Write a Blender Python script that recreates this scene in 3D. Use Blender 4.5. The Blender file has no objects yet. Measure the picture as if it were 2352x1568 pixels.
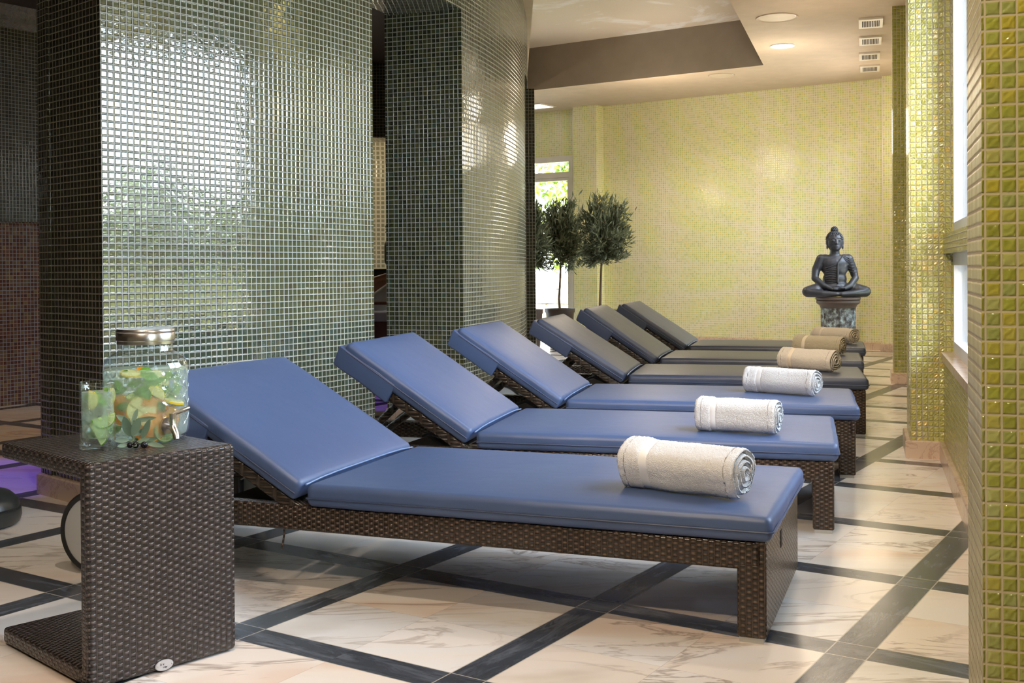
import bpy, bmesh, math, random
from math import sin, cos, pi, radians, sqrt, floor, atan2, hypot
from mathutils import Vector, Matrix, noise
from mathutils.geometry import tessellate_polygon

random.seed(7)
S = bpy.context.scene
COL = S.collection

# ---------------------------------------------------------------- camera
F_PX, CY, PITCH, ROLL = 2560.74, 635.91, 0.008755, -0.006709      # focal length in pixels of a 2352 px wide frame
cp, sp, cr, sr = cos(PITCH), sin(PITCH), cos(ROLL), sin(ROLL)
right = Vector((cr, sr * sp, sr * cp))          # world x, y(forward), z(up)
down = Vector((sr, -cr * sp, -cr * cp))
fwd = Vector((0, cp, -sp))
CAMLOC = Vector((0, 0, 1.0))
cam = bpy.data.objects.new('camera', bpy.data.cameras.new('camera'))
COL.objects.link(cam)
m = Matrix.Identity(4)
for i in range(3):
    m[i][0], m[i][1], m[i][2], m[i][3] = right[i], -down[i], -fwd[i], CAMLOC[i]
cam.matrix_world = m
cam.data.sensor_width = 36
cam.data.lens = F_PX / 2352 * 36
cam.data.shift_y = -(784 - CY) / 2352
cam.data.clip_start = 0.05
S.camera = cam

def ray(x, y):
    return right * ((x - 1176) / F_PX) + down * ((y - CY) / F_PX) + fwd
def at_h(x, y, h=0.0):
    r = ray(x, y); t = (h - 1.0) / r.z
    return CAMLOC + r * t
def at_y(x, y, Y):
    r = ray(x, y); t = Y / r.y
    return CAMLOC + r * t

# ---------------------------------------------------------------- view, world, sun
S.view_settings.view_transform = 'Standard'
S.view_settings.look = 'None'
S.view_settings.exposure = 0.38
S.view_settings.gamma = 1.0
S.view_settings.use_curve_mapping = False
try:
    S.cycles.use_denoising = True
    S.cycles.max_bounces = 10
    S.cycles.diffuse_bounces = 4
    S.cycles.glossy_bounces = 4
    S.cycles.transparent_max_bounces = 16
    S.cycles.transmission_bounces = 8
    S.cycles.caustics_reflective = False
    S.cycles.caustics_refractive = False
    S.cycles.sample_clamp_indirect = 6.0
except Exception:
    pass
W = bpy.data.worlds.new('sky'); S.world = W; W.use_nodes = True
wn = W.node_tree; wn.nodes.clear()
wo = wn.nodes.new('ShaderNodeOutputWorld'); bg = wn.nodes.new('ShaderNodeBackground')
sk = wn.nodes.new('ShaderNodeTexSky'); sk.sky_type = 'NISHITA'
sk.sun_elevation = radians(48); sk.sun_rotation = radians(250); sk.sun_disc = False
sk.air_density = 1.0; sk.dust_density = 3.0
mixw = wn.nodes.new('ShaderNodeMix'); mixw.data_type = 'RGBA'
mixw.inputs[0].default_value = 0.9
wn.links.new(sk.outputs[0], mixw.inputs[6]); mixw.inputs[7].default_value = (0.76, 0.87, 1.0, 1)
wn.links.new(mixw.outputs[2], bg.inputs[0]); bg.inputs[1].default_value = 10.0
wn.links.new(bg.outputs[0], wo.inputs[0])
def light(kind, name, loc, energy, color, size=0.1, rot=(0, 0, 0), angle=None, blend=0.5, sizey=None):
    d = bpy.data.lights.new(name, kind); d.energy = energy; d.color = color
    if kind == 'AREA':
        d.size = size
        if sizey: d.shape = 'RECTANGLE'; d.size_y = sizey
    elif kind == 'SUN': d.angle = size
    else: d.shadow_soft_size = size
    if kind == 'SPOT': d.spot_size = angle; d.spot_blend = blend
    o = bpy.data.objects.new(name, d); o.location = loc; o.rotation_euler = rot
    COL.objects.link(o); return o
# garden sun, from over the roof: lights the planting outside, not the room
light('SUN', 'garden_sun', (0, 0, 10), 22.0, (1.0, 0.94, 0.84), radians(1.0), (radians(38), 0, radians(-60)))
# (ceiling lamp lights and the added fill lights are set further below)

# ---------------------------------------------------------------- helpers
def tag(o, label=None, cat=None, group=None, kind=None):
    if label: o['label'] = label
    if cat: o['category'] = cat
    if group: o['group'] = group
    if kind: o['kind'] = kind
    return o
def empty(name, loc=(0, 0, 0), rz=0.0):
    o = bpy.data.objects.new(name, None); o.empty_display_size = 0.1
    o.location = loc; o.rotation_euler = (0, 0, rz); COL.objects.link(o); return o
def box_uv(bm):
    uv = bm.loops.layers.uv.verify()
    bm.normal_update()
    for f in bm.faces:
        if f.tag: continue
        n = f.normal
        ax, ay, az = abs(n.x), abs(n.y), abs(n.z)
        for l in f.loops:
            c = l.vert.co
            if az >= ax and az >= ay: l[uv].uv = (c.x, c.y)
            elif ax >= ay: l[uv].uv = (c.y, c.z)
            else: l[uv].uv = (c.x, c.z)
def obj(name, bm, mat=None, parent=None, smooth=True, angle=40, uv=True, loc=None):
    if uv: box_uv(bm)
    me = bpy.data.meshes.new(name)
    for f in bm.faces: f.smooth = smooth
    bmesh.ops.recalc_face_normals(bm, faces=bm.faces[:]) if uv else None
    if smooth and angle < 180:
        ca = radians(angle)
        for e in bm.edges:
            if len(e.link_faces) == 2:
                if e.calc_face_angle(0) > ca: e.smooth = False
    bm.to_mesh(me); bm.free()
    if mat: me.materials.append(mat)
    o = bpy.data.objects.new(name, me); COL.objects.link(o)
    if loc: o.location = loc
    if parent: o.parent = parent
    return o
def copy_tree(o, parent=None):
    c = o.copy(); COL.objects.link(c); c.parent = parent
    for ch in list(o.children): copy_tree(ch, c)
    return c

def add_box(bm, x0, x1, y0, y1, z0, z1, M=None):
    vs = []
    for z in (z0, z1):
        for (x, y) in ((x0, y0), (x1, y0), (x1, y1), (x0, y1)):
            p = Vector((x, y, z)); vs.append(bm.verts.new(M @ p if M else p))
    for q in ((0, 3, 2, 1), (4, 5, 6, 7), (0, 1, 5, 4), (1, 2, 6, 5), (2, 3, 7, 6), (3, 0, 4, 7)):
        bm.faces.new([vs[k] for k in q])
def samples(a, b, r, n, k=3):
    out = [a + r * (i / k) for i in range(k)]
    out += [a + r + (b - a - 2 * r) * i / n for i in range(n + 1)]
    out += [b - r + r * ((i + 1) / k) for i in range(k)]
    return out
def add_rbox(bm, x0, x1, y0, y1, z0, z1, r, n=(1, 1, 1), M=None, fn=None, k=3):
    """a box with round edges; fn(point, (fx,fy,fz)) may deform it"""
    X, Y, Z = samples(x0, x1, r, n[0], k), samples(y0, y1, r, n[1], k), samples(z0, z1, r, n[2], k)
    cache = {}
    def V(i, j, l):
        key = (i, j, l)
        if key in cache: return cache[key]
        p = Vector((X[i], Y[j], Z[l]))
        c = Vector((min(max(p.x, x0 + r), x1 - r), min(max(p.y, y0 + r), y1 - r), min(max(p.z, z0 + r), z1 - r)))
        d = p - c
        if d.length > 1e-9:
            # cube corner -> sphere corner
            mx = max(abs(d.x), abs(d.y), abs(d.z)); p = c + d.normalized() * mx
        if fn: p = fn(p, ((p.x - x0) / (x1 - x0), (p.y - y0) / (y1 - y0), (p.z - z0) / (z1 - z0)))
        if M: p = M @ p
        v = bm.verts.new(p); cache[key] = v; return v
    a, b, c = len(X) - 1, len(Y) - 1, len(Z) - 1
    def F(*q): bm.faces.new([V(*t) for t in q])
    for i in range(a):
        for j in range(b):
            F((i, j, c), (i + 1, j, c), (i + 1, j + 1, c), (i, j + 1, c))
            F((i, j, 0), (i, j + 1, 0), (i + 1, j + 1, 0), (i + 1, j, 0))
    for i in range(a):
        for l in range(c):
            F((i, 0, l), (i + 1, 0, l), (i + 1, 0, l + 1), (i, 0, l + 1))
            F((i, b, l), (i, b, l + 1), (i + 1, b, l + 1), (i + 1, b, l))
    for j in range(b):
        for l in range(c):
            F((0, j, l), (0, j, l + 1), (0, j + 1, l + 1), (0, j + 1, l))
            F((a, j, l), (a, j + 1, l), (a, j + 1, l + 1), (a, j, l + 1))
def add_lathe(bm, prof, seg=32, M=None, ripple=None, cap=True):
    rings = []
    for (r, z) in prof:
        ring = []
        for i in range(seg):
            a = 2 * pi * i / seg
            rr = r * (ripple(a, z) if ripple else 1)
            p = Vector((rr * cos(a), rr * sin(a), z))
            ring.append(bm.verts.new(M @ p if M else p))
        rings.append(ring)
    for k in range(len(rings) - 1):
        for i in range(seg):
            j = (i + 1) % seg
            bm.faces.new((rings[k][i], rings[k][j], rings[k + 1][j], rings[k + 1][i]))
    if cap:
        if prof[0][0] > 1e-5: bm.faces.new(rings[0][::-1])
        if prof[-1][0] > 1e-5: bm.faces.new(rings[-1])
def add_tube(bm, pts, rad, seg=8, cap=True):
    pts = [Vector(p) for p in pts]
    n = len(pts); R = rad if isinstance(rad, (list, tuple)) else [rad] * n
    rings = []; ref = None
    for i, p in enumerate(pts):
        t = (pts[min(i + 1, n - 1)] - pts[max(i - 1, 0)]).normalized()
        if ref is None:
            ref = Vector((0, 0, 1)) if abs(t.z) < 0.9 else Vector((1, 0, 0))
        a = t.cross(ref).normalized(); b = a.cross(t).normalized(); ref = b
        rings.append([bm.verts.new(p + (a * cos(2 * pi * s / seg) + b * sin(2 * pi * s / seg)) * R[i]) for s in range(seg)])
    for i in range(n - 1):
        for s in range(seg):
            q = (s + 1) % seg
            bm.faces.new((rings[i][s], rings[i][q], rings[i + 1][q], rings[i + 1][s]))
    if cap: bm.faces.new(rings[0][::-1]); bm.faces.new(rings[-1])
def add_ell(bm, c, r, M=None, u=16, v=10):
    T = Matrix.Translation(c) @ (M if M else Matrix.Identity(4)) @ Matrix.Diagonal((r[0], r[1], r[2], 1))
    bmesh.ops.create_uvsphere(bm, u_segments=u, v_segments=v, radius=1.0, matrix=T)
def add_wall(bm, pts, z0, z1, u0=0.0, v0=0.0, cols=None, close=False):
    """vertical sheet along a polyline of (x, y); UV = (arc length, height) in metres"""
    uv = bm.loops.layers.uv.verify()
    s = u0; prev = None
    P = pts + [pts[0]] if close else pts
    for (x, y) in P:
        if prev is not None: s += hypot(x - prev[0], y - prev[1])
        a = bm.verts.new((x, y, z0)); b = bm.verts.new((x, y, z1))
        if prev is not None:
            f = bm.faces.new((prev[2], a, b, prev[3])); f.tag = True
            for l, c in zip(f.loops, ((prev[4], z0 - v0), (s, z0 - v0), (s, z1 - v0), (prev[4], z1 - v0))): l[uv].uv = c
        prev = (x, y, a, b, s)
    return s
def add_slab(bm, pts, z, up=True):
    """horizontal polygon with UV in metres"""
    uv = bm.loops.layers.uv.verify()
    vs = [bm.verts.new((x, y, z)) for (x, y) in pts]
    f = bm.faces.new(vs)
    f.normal_update()
    if (f.normal.z > 0) != up: f.normal_flip()
    f.tag = True
    for l in f.loops: l[uv].uv = (l.vert.co.x, l.vert.co.y)

# ---------------------------------------------------------------- materials
class NT:
    def __init__(s, name):
        s.m = bpy.data.materials.new(name); s.m.use_nodes = True
        s.t = s.m.node_tree; s.t.nodes.clear()
        s.out = s.t.nodes.new('ShaderNodeOutputMaterial')
    def n(s, typ, **kw):
        d = s.t.nodes.new('ShaderNode' + typ)
        for k, v in kw.items(): setattr(d, k, v)
        return d
    def L(s, a, b): s.t.links.new(a, b)
    def val(s, sock, v):
        if hasattr(v, 'node'): s.L(v, sock)
        else: sock.default_value = v
    def math(s, op, a, b=0.0, c=0.0, clamp=False):
        d = s.n('Math', operation=op, use_clamp=clamp)
        s.val(d.inputs[0], a); s.val(d.inputs[1], b)
        if len(d.inputs) > 2: s.val(d.inputs[2], c)
        return d.outputs[0]
    def vmath(s, op, a, b=None):
        d = s.n('VectorMath', operation=op); s.val(d.inputs[0], a)
        if b is not None: s.val(d.inputs[1], b)
        return d.outputs['Value'] if op in ('DOT_PRODUCT', 'LENGTH') else d.outputs[0]
    def mix(s, f, a, b):
        d = s.n('Mix', data_type='RGBA'); s.val(d.inputs[0], f)
        s.val(d.inputs[6], a if hasattr(a, 'node') else (*a, 1)[:4]); s.val(d.inputs[7], b if hasattr(b, 'node') else (*b, 1)[:4])
        return d.outputs[2]
    def noise(s, vec, scale, detail=3, rough=0.55, dist=0.0):
        d = s.n('TexNoise'); s.L(vec, d.inputs['Vector']); d.inputs['Scale'].default_value = scale
        d.inputs['Detail'].default_value = detail; d.inputs['Roughness'].default_value = rough
        d.inputs['Distortion'].default_value = dist
        return d.outputs[0]
    def ramp(s, f, stops, interp='LINEAR'):
        d = s.n('ValToRGB'); s.val(d.inputs[0], f); e = d.color_ramp; e.interpolation = interp
        e.elements[0].position, e.elements[0].color = stops[0][0], (*stops[0][1], 1)
        e.elements[1].position, e.elements[1].color = stops[1][0], (*stops[1][1], 1)
        for p, c in stops[2:]:
            x = e.elements.new(p); x.color = (*c, 1)
        return d.outputs[0]
    def bump(s, h, strength=1.0, dist=0.01, normal=None):
        d = s.n('Bump'); d.inputs['Strength'].default_value = strength; d.inputs['Distance'].default_value = dist
        s.L(h, d.inputs['Height'])
        if normal is not None: s.L(normal, d.inputs['Normal'])
        return d.outputs[0]
    def bsdf(s, color, rough=0.5, metal=0.0, normal=None, ior=1.5, coat=0.0, sheen=0.0, trans=0.0, emis=None, sss=0.0, spec=0.5, alpha=None):
        d = s.n('BsdfPrincipled')
        s.val(d.inputs['Base Color'], color if hasattr(color, 'node') else (*color, 1)[:4])
        s.val(d.inputs['Roughness'], rough); s.val(d.inputs['Metallic'], metal); s.val(d.inputs['IOR'], ior)
        d.inputs['Coat Weight'].default_value = coat; d.inputs['Coat Roughness'].default_value = 0.08
        d.inputs['Sheen Weight'].default_value = sheen; d.inputs['Transmission Weight'].default_value = trans
        d.inputs['Specular IOR Level'].default_value = spec
        if sss: d.inputs['Subsurface Weight'].default_value = sss
        if normal is not None: s.L(normal, d.inputs['Normal'])
        if emis:
            d.inputs['Emission Color'].default_value = (*emis[0], 1); d.inputs['Emission Strength'].default_value = emis[1]
        s.L(d.outputs[0], s.out.inputs[0]); return d
def simple(name, color, rough=0.5, metal=0.0, nscale=0, nstr=0.3, ndist=0.002, **kw):
    t = NT(name); nm = None
    co = t.n('TexCoord').outputs['Object']
    if nscale: nm = t.bump(t.noise(co, nscale, 3), nstr, ndist)
    v = t.noise(co, 6.0, 2)
    c2 = tuple(min(1, c * 0.86) for c in color)
    t.bsdf(t.mix(v, c2, tuple(min(1, c * 1.1) for c in color)), rough, metal, nm, **kw)
    return t.m

def mosaic(name, pitch, stops, grout, gw=0.12, rough=0.08, tilt=0.05, ripple=0.4, ior=1.9, streak=0.0, metal=0.0, uvoff=0.0, pillow=0.05):
    """square glass mosaic laid on UV coordinates that are in metres"""
    t = NT(name)
    uv = t.n('UVMap').outputs[0]
    sc = t.n('VectorMath', operation='SCALE'); t.L(uv, sc.inputs[0]); sc.inputs['Scale'].default_value = 1 / pitch
    g = t.vmath('ADD', sc.outputs[0], (uvoff + 500, 500, 0))
    wob = t.n('TexNoise'); t.L(g, wob.inputs['Vector']); wob.inputs['Scale'].default_value = 0.35
    wob.inputs['Detail'].default_value = 1
    w2 = t.vmath('SUBTRACT', wob.outputs['Color'], (0.5, 0.5, 0.5))
    w3 = t.n('VectorMath', operation='SCALE'); t.L(w2, w3.inputs[0]); w3.inputs['Scale'].default_value = 0.07
    g = t.vmath('ADD', g, w3.outputs[0])
    sep = t.n('SeparateXYZ'); t.L(g, sep.inputs[0])
    fx, fy = t.math('FRACT', sep.outputs[0]), t.math('FRACT', sep.outputs[1])
    ix, iy = t.math('FLOOR', sep.outputs[0]), t.math('FLOOR', sep.outputs[1])
    idv = t.n('CombineXYZ'); t.L(ix, idv.inputs[0]); t.L(iy, idv.inputs[1])
    wn_ = t.n('TexWhiteNoise', noise_dimensions='2D'); t.L(idv.outputs[0], wn_.inputs['Vector'])
    rnd, rcol = wn_.outputs['Value'], wn_.outputs['Color']
    ex = t.math('ABSOLUTE', t.math('SUBTRACT', fx, 0.5)); ey = t.math('ABSOLUTE', t.math('SUBTRACT', fy, 0.5))
    em = t.math('MAXIMUM', ex, ey)
    body = t.n('MapRange'); body.interpolation_type = 'SMOOTHSTEP'
    t.L(em, body.inputs['Value']); body.inputs['From Min'].default_value = 0.5 - gw / 2 - 0.045; body.inputs['From Max'].default_value = 0.5 - gw / 2 + 0.045
    body.inputs['To Min'].default_value = 1; body.inputs['To Max'].default_value = 0
    mask = body.outputs[0]
    pil = t.n('MapRange'); pil.interpolation_type = 'SMOOTHSTEP'
    t.L(em, pil.inputs['Value']); pil.inputs['From Min'].default_value = 0.5 - gw / 2 - 0.14; pil.inputs['From Max'].default_value = 0.5 - gw / 2 + 0.02
    pil.inputs['To Min'].default_value = 1; pil.inputs['To Max'].default_value = 0
    col = t.ramp(rnd, stops, 'LINEAR')
    # glass tiles vary inside: a soft swirl
    sw = t.noise(t.vmath('ADD', g, rcol), 1.7, 3, 0.6, 1.5)
    col = t.mix(t.math('MULTIPLY', sw, 0.35), col, tuple(min(1, c * 1.5) for c in stops[-1][1]))
    rs = t.n('SeparateXYZ'); t.L(rcol, rs.inputs[0])
    hx = t.math('MULTIPLY', t.math('SUBTRACT', rs.outputs[0], 0.5), t.math('SUBTRACT', fx, 0.5))
    hy = t.math('MULTIPLY', t.math('SUBTRACT', rs.outputs[1], 0.5), t.math('SUBTRACT', fy, 0.5))
    h = t.math('MULTIPLY', t.math('ADD', hx, hy), tilt)
    off = t.n('VectorMath', operation='SCALE'); t.L(rcol, off.inputs[0]); off.inputs['Scale'].default_value = 30
    rp = t.noise(t.vmath('ADD', g, off.outputs[0]), 1.1, 2, 0.5)
    h = t.math('ADD', h, t.math('MULTIPLY', rp, 0.055 * ripple))
    if streak:
        wv = t.n('TexWave', wave_type='BANDS', bands_direction='DIAGONAL'); t.L(t.vmath('ADD', g, off.outputs[0]), wv.inputs[0])
        wv.inputs['Scale'].default_value = 0.9; wv.inputs['Distortion'].default_value = 6; wv.inputs['Detail'].default_value = 2
        h = t.math('ADD', h, t.math('MULTIPLY', wv.outputs[1], streak))
    h = t.math('ADD', t.math('MULTIPLY', h, mask), t.math('MULTIPLY', pil.outputs[0], pillow))
    nm = t.bump(h, 1.0, pitch)
    rr = t.math('ADD', t.math('MULTIPLY', t.math('SUBTRACT', 1, mask), 0.55), rough)
    d = t.bsdf(t.mix(mask, grout, col), rr, 0.0, nm, spec=0.5)
    t.val(d.inputs['IOR'], t.math('ADD', 1.25, t.math('MULTIPLY', mask, ior - 1.25)))
    if metal: t.val(d.inputs['Metallic'], t.math('MULTIPLY', mask, metal))
    return t.m

DARK = [(0.0, (0.050, 0.040, 0.022)), (0.25, (0.070, 0.076, 0.032)), (0.5, (0.048, 0.068, 0.036)), (0.8, (0.088, 0.092, 0.040)), (1.0, (0.060, 0.095, 0.070))]
M_dark = mosaic('olive_glass_mosaic', 0.030, DARK, (0.46, 0.46, 0.44), gw=0.13, ior=2.6, tilt=0.018, ripple=0.6)
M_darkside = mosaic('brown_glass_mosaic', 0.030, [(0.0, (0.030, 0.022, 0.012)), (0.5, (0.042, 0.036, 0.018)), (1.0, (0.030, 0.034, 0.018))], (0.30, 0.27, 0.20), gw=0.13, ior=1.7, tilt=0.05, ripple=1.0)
M_mid = mosaic('dark_green_glass_mosaic', 0.030, [(0.0, (0.030, 0.032, 0.010)), (0.5, (0.060, 0.060, 0.014)), (0.85, (0.085, 0.075, 0.018)), (1.0, (0.040, 0.075, 0.050))], (0.46, 0.43, 0.40), gw=0.13, ior=2.1, tilt=0.05, ripple=1.0)
M_red = mosaic('red_glass_mosaic', 0.0275, [(0.0, (0.10, 0.012, 0.014)), (0.35, (0.06, 0.02, 0.022)), (0.6, (0.16, 0.045, 0.03)), (0.8, (0.12, 0.075, 0.05)), (1.0, (0.22, 0.12, 0.04))], (0.30, 0.26, 0.27), gw=0.15, ior=1.6, tilt=0.05)
M_grey = mosaic('grey_brown_mosaic', 0.0275, [(0.0, (0.055, 0.045, 0.040)), (0.5, (0.090, 0.078, 0.068)), (1.0, (0.12, 0.10, 0.07))], (0.34, 0.31, 0.28), gw=0.15, ior=1.6)
M_beige = mosaic('beige_mosaic', 0.05, [(0.0, (0.20, 0.19, 0.12)), (1.0, (0.30, 0.28, 0.19))], (0.62, 0.56, 0.42), gw=0.3, ior=1.5)
YEL = [(0.0, (0.50, 0.54, 0.15)), (0.3, (0.61, 0.62, 0.19)), (0.6, (0.68, 0.68, 0.27)), (0.88, (0.72, 0.61, 0.13)), (1.0, (0.64, 0.71, 0.42))]
M_yel = mosaic('pale_yellow_green_mosaic', 0.0276, YEL, (0.84, 0.76, 0.68), gw=0.20, ior=1.5, rough=0.12, tilt=0.02, ripple=0.4, pillow=0.02)
OLV = [(0.0, (0.36, 0.34, 0.03)), (0.4, (0.46, 0.44, 0.06)), (0.7, (0.46, 0.42, 0.09)), (0.85, (0.62, 0.42, 0.02)), (1.0, (0.56, 0.55, 0.26))]
M_olv = mosaic('yellow_green_glass_mosaic', 0.0276, OLV, (0.46, 0.42, 0.29), gw=0.14, ior=2.1, tilt=0.28, ripple=1.6, streak=0.07)
OLV2 = [(0.0, (0.20, 0.20, 0.004)), (0.4, (0.27, 0.28, 0.015)), (0.6, (0.23, 0.26, 0.07)), (0.8, (0.38, 0.31, 0.004)), (1.0, (0.32, 0.35, 0.14))]
M_olv2 = mosaic('olive_yellow_glass_mosaic', 0.0276, OLV2, (0.46, 0.40, 0.26), gw=0.16, ior=1.6, tilt=0.08, ripple=1.0, streak=0.03)

M_side = mosaic('tan_edge_mosaic', 0.0276, [(0.0, (0.36, 0.33, 0.14)), (1.0, (0.44, 0.40, 0.20))], (0.40, 0.33, 0.24), gw=0.16, ior=1.35, rough=0.3, tilt=0.02)
# floor: white marble fields between bands of blue-grey marble
def make_floor_mat():
    t = NT('marble_floor')
    pos = t.n('NewGeometry').outputs['Position']
    OX, OY, A, SU, SV, WA, WB = -0.3542, 3.6100, -0.5713, 0.7387, 0.7273, 0.1044, 0.1056
    rel = t.vmath('SUBTRACT', pos, (OX, OY, 0))
    u = t.math('DIVIDE', t.vmath('DOT_PRODUCT', rel, (cos(A), sin(A), 0)), SU)
    v = t.math('DIVIDE', t.vmath('DOT_PRODUCT', rel, (-sin(A), cos(A), 0)), SV)
    u = t.math('ADD', u, 100.0); v = t.math('ADD', v, 100.0)
    fu, fv = t.math('FRACT', u), t.math('FRACT', v)
    iu, iv = t.math('FLOOR', u), t.math('FLOOR', v)
    a, b = 1 - WA / SU, WB / SV
    su_ = t.math('GREATER_THAN', fu, a); sv_ = t.math('LESS_THAN', fv, b)
    band = t.math('MAXIMUM', su_, sv_)
    # half joints inside the fields
    hu = t.math('GREATER_THAN', fu, a / 2); hv = t.math('GREATER_THAN', fv, (1 + b) / 2)
    idc = t.n('CombineXYZ')
    t.L(t.math('ADD', t.math('MULTIPLY', iu, 2), t.math('ADD', hu, t.math('MULTIPLY', su_, 0.37))), idc.inputs[0])
    t.L(t.math('ADD', t.math('MULTIPLY', iv, 2), hv), idc.inputs[1]); t.L(sv_, idc.inputs[2])
    w = t.n('TexWhiteNoise', noise_dimensions='3D'); t.L(idc.outputs[0], w.inputs['Vector'])
    big = t.n('VectorMath', operation='SCALE'); t.L(w.outputs['Color'], big.inputs[0]); big.inputs['Scale'].default_value = 40
    vec = t.vmath('ADD', pos, big.outputs[0])
    st = t.n('Mapping'); t.L(vec, st.inputs[0]); st.inputs['Rotation'].default_value = (0, 0, radians(25)); st.inputs['Scale'].default_value = (0.45, 1.6, 1)
    n1 = t.noise(st.outputs[0], 2.6, 6, 0.62, 1.2)
    vein = t.math('ABSOLUTE', t.math('SUBTRACT', n1, 0.5))
    veins = t.ramp(vein, [(0.0, (1, 1, 1)), (0.028, (0, 0, 0))])
    n2 = t.noise(st.outputs[0], 1.3, 4, 0.6, 0.8)
    field = t.ramp(n2, [(0.30, (0.80, 0.64, 0.53)), (0.46, (0.88, 0.83, 0.77)), (0.60, (0.86, 0.84, 0.81)), (0.72, (0.70, 0.66, 0.60))])
    tint = t.ramp(w.outputs['Value'], [(0.0, (0.96, 0.88, 0.80)), (0.5, (1, 0.98, 0.96)), (1.0, (0.90, 0.91, 0.92))])
    mt = t.n('Mix', data_type='RGBA', blend_type='MULTIPLY'); mt.inputs[0].default_value = 1
    t.L(field, mt.inputs[6]); t.L(tint, mt.inputs[7])
    n3 = t.noise(vec, 0.9, 2)
    vm = t.math('MULTIPLY', veins, t.ramp(n3, [(0.42, (0, 0, 0)), (0.62, (0.75, 0.75, 0.75))]))
    fc = t.mix(vm, mt.outputs[2], (0.30, 0.22, 0.17))
    # bands, grain runs along each band
    d1 = t.n('CombineXYZ'); t.L(t.math('MULTIPLY', u, 1.5), d1.inputs[0]); t.L(t.math('MULTIPLY', v, 9), d1.inputs[1])
    d2 = t.n('CombineXYZ'); t.L(t.math('MULTIPLY', u, 9), d2.inputs[0]); t.L(t.math('MULTIPLY', v, 1.5), d2.inputs[1])
    dm = t.n('Mix', data_type='VECTOR'); t.L(sv_, dm.inputs[0]); t.L(d2.outputs[0], dm.inputs[4]); t.L(d1.outputs[0], dm.inputs[5])
    g = t.noise(t.vmath('ADD', dm.outputs[1], big.outputs[0]), 1.6, 7, 0.7, 0.9)
    bc = t.ramp(g, [(0.25, (0.030, 0.036, 0.046)), (0.5, (0.060, 0.068, 0.084)), (0.66, (0.13, 0.145, 0.17)), (0.8, (0.30, 0.31, 0.34))])
    c = t.mix(band, fc, bc)
    # joints
    def joint(f, p, w_):
        return t.math('LESS_THAN', t.math('ABSOLUTE', t.math('SUBTRACT', f, p)), w_)
    ju = t.math('MAXIMUM', joint(fu, a, 0.0026), t.math('MAXIMUM', joint(fu, 0.0, 0.0026), joint(fu, 1.0, 0.0026)))
    jv = t.math('MAXIMUM', joint(fv, b, 0.0026), t.math('MAXIMUM', joint(fv, 0.0, 0.0026), joint(fv, 1.0, 0.0026)))
    jl = t.math('MAXIMUM', t.math('MULTIPLY', ju, t.math('SUBTRACT', 1, t.math('MULTIPLY', sv_, 0.0))), jv)
    c = t.mix(t.math('MULTIPLY', jl, 0.7), c, (0.55, 0.50, 0.42))
    jh = t.math('MAXIMUM', joint(fu, a / 2, 0.0016), joint(fv, (1 + b) / 2, 0.0016))
    jh = t.math('MULTIPLY', jh, t.math('SUBTRACT', 1, band))
    c = t.mix(t.math('MULTIPLY', jh, 0.35), c, (0.42, 0.36, 0.30))
    t.bsdf(c, t.math('ADD', 0.14, t.math('MULTIPLY', n2, 0.16)), spec=0.5, ior=1.5)
    return t.m
M_floor = make_floor_mat()
def marble(name, base, vein):
    t = NT(name); co = t.n('TexCoord').outputs['Object']
    n1 = t.noise(co, 5, 6, 0.65, 1.4)
    v = t.ramp(t.math('ABSOLUTE', t.math('SUBTRACT', n1, 0.5)), [(0.0, (1, 1, 1)), (0.03, (0, 0, 0))])
    b = t.mix(t.noise(co, 2.2, 3), base, tuple(c * 0.82 for c in base))
    t.bsdf(t.mix(t.math('MULTIPLY', v, 0.5), b, vein), 0.22); return t.m
M_base = marble('cream_marble', (0.72, 0.55, 0.42), (0.35, 0.18, 0.12))

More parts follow.
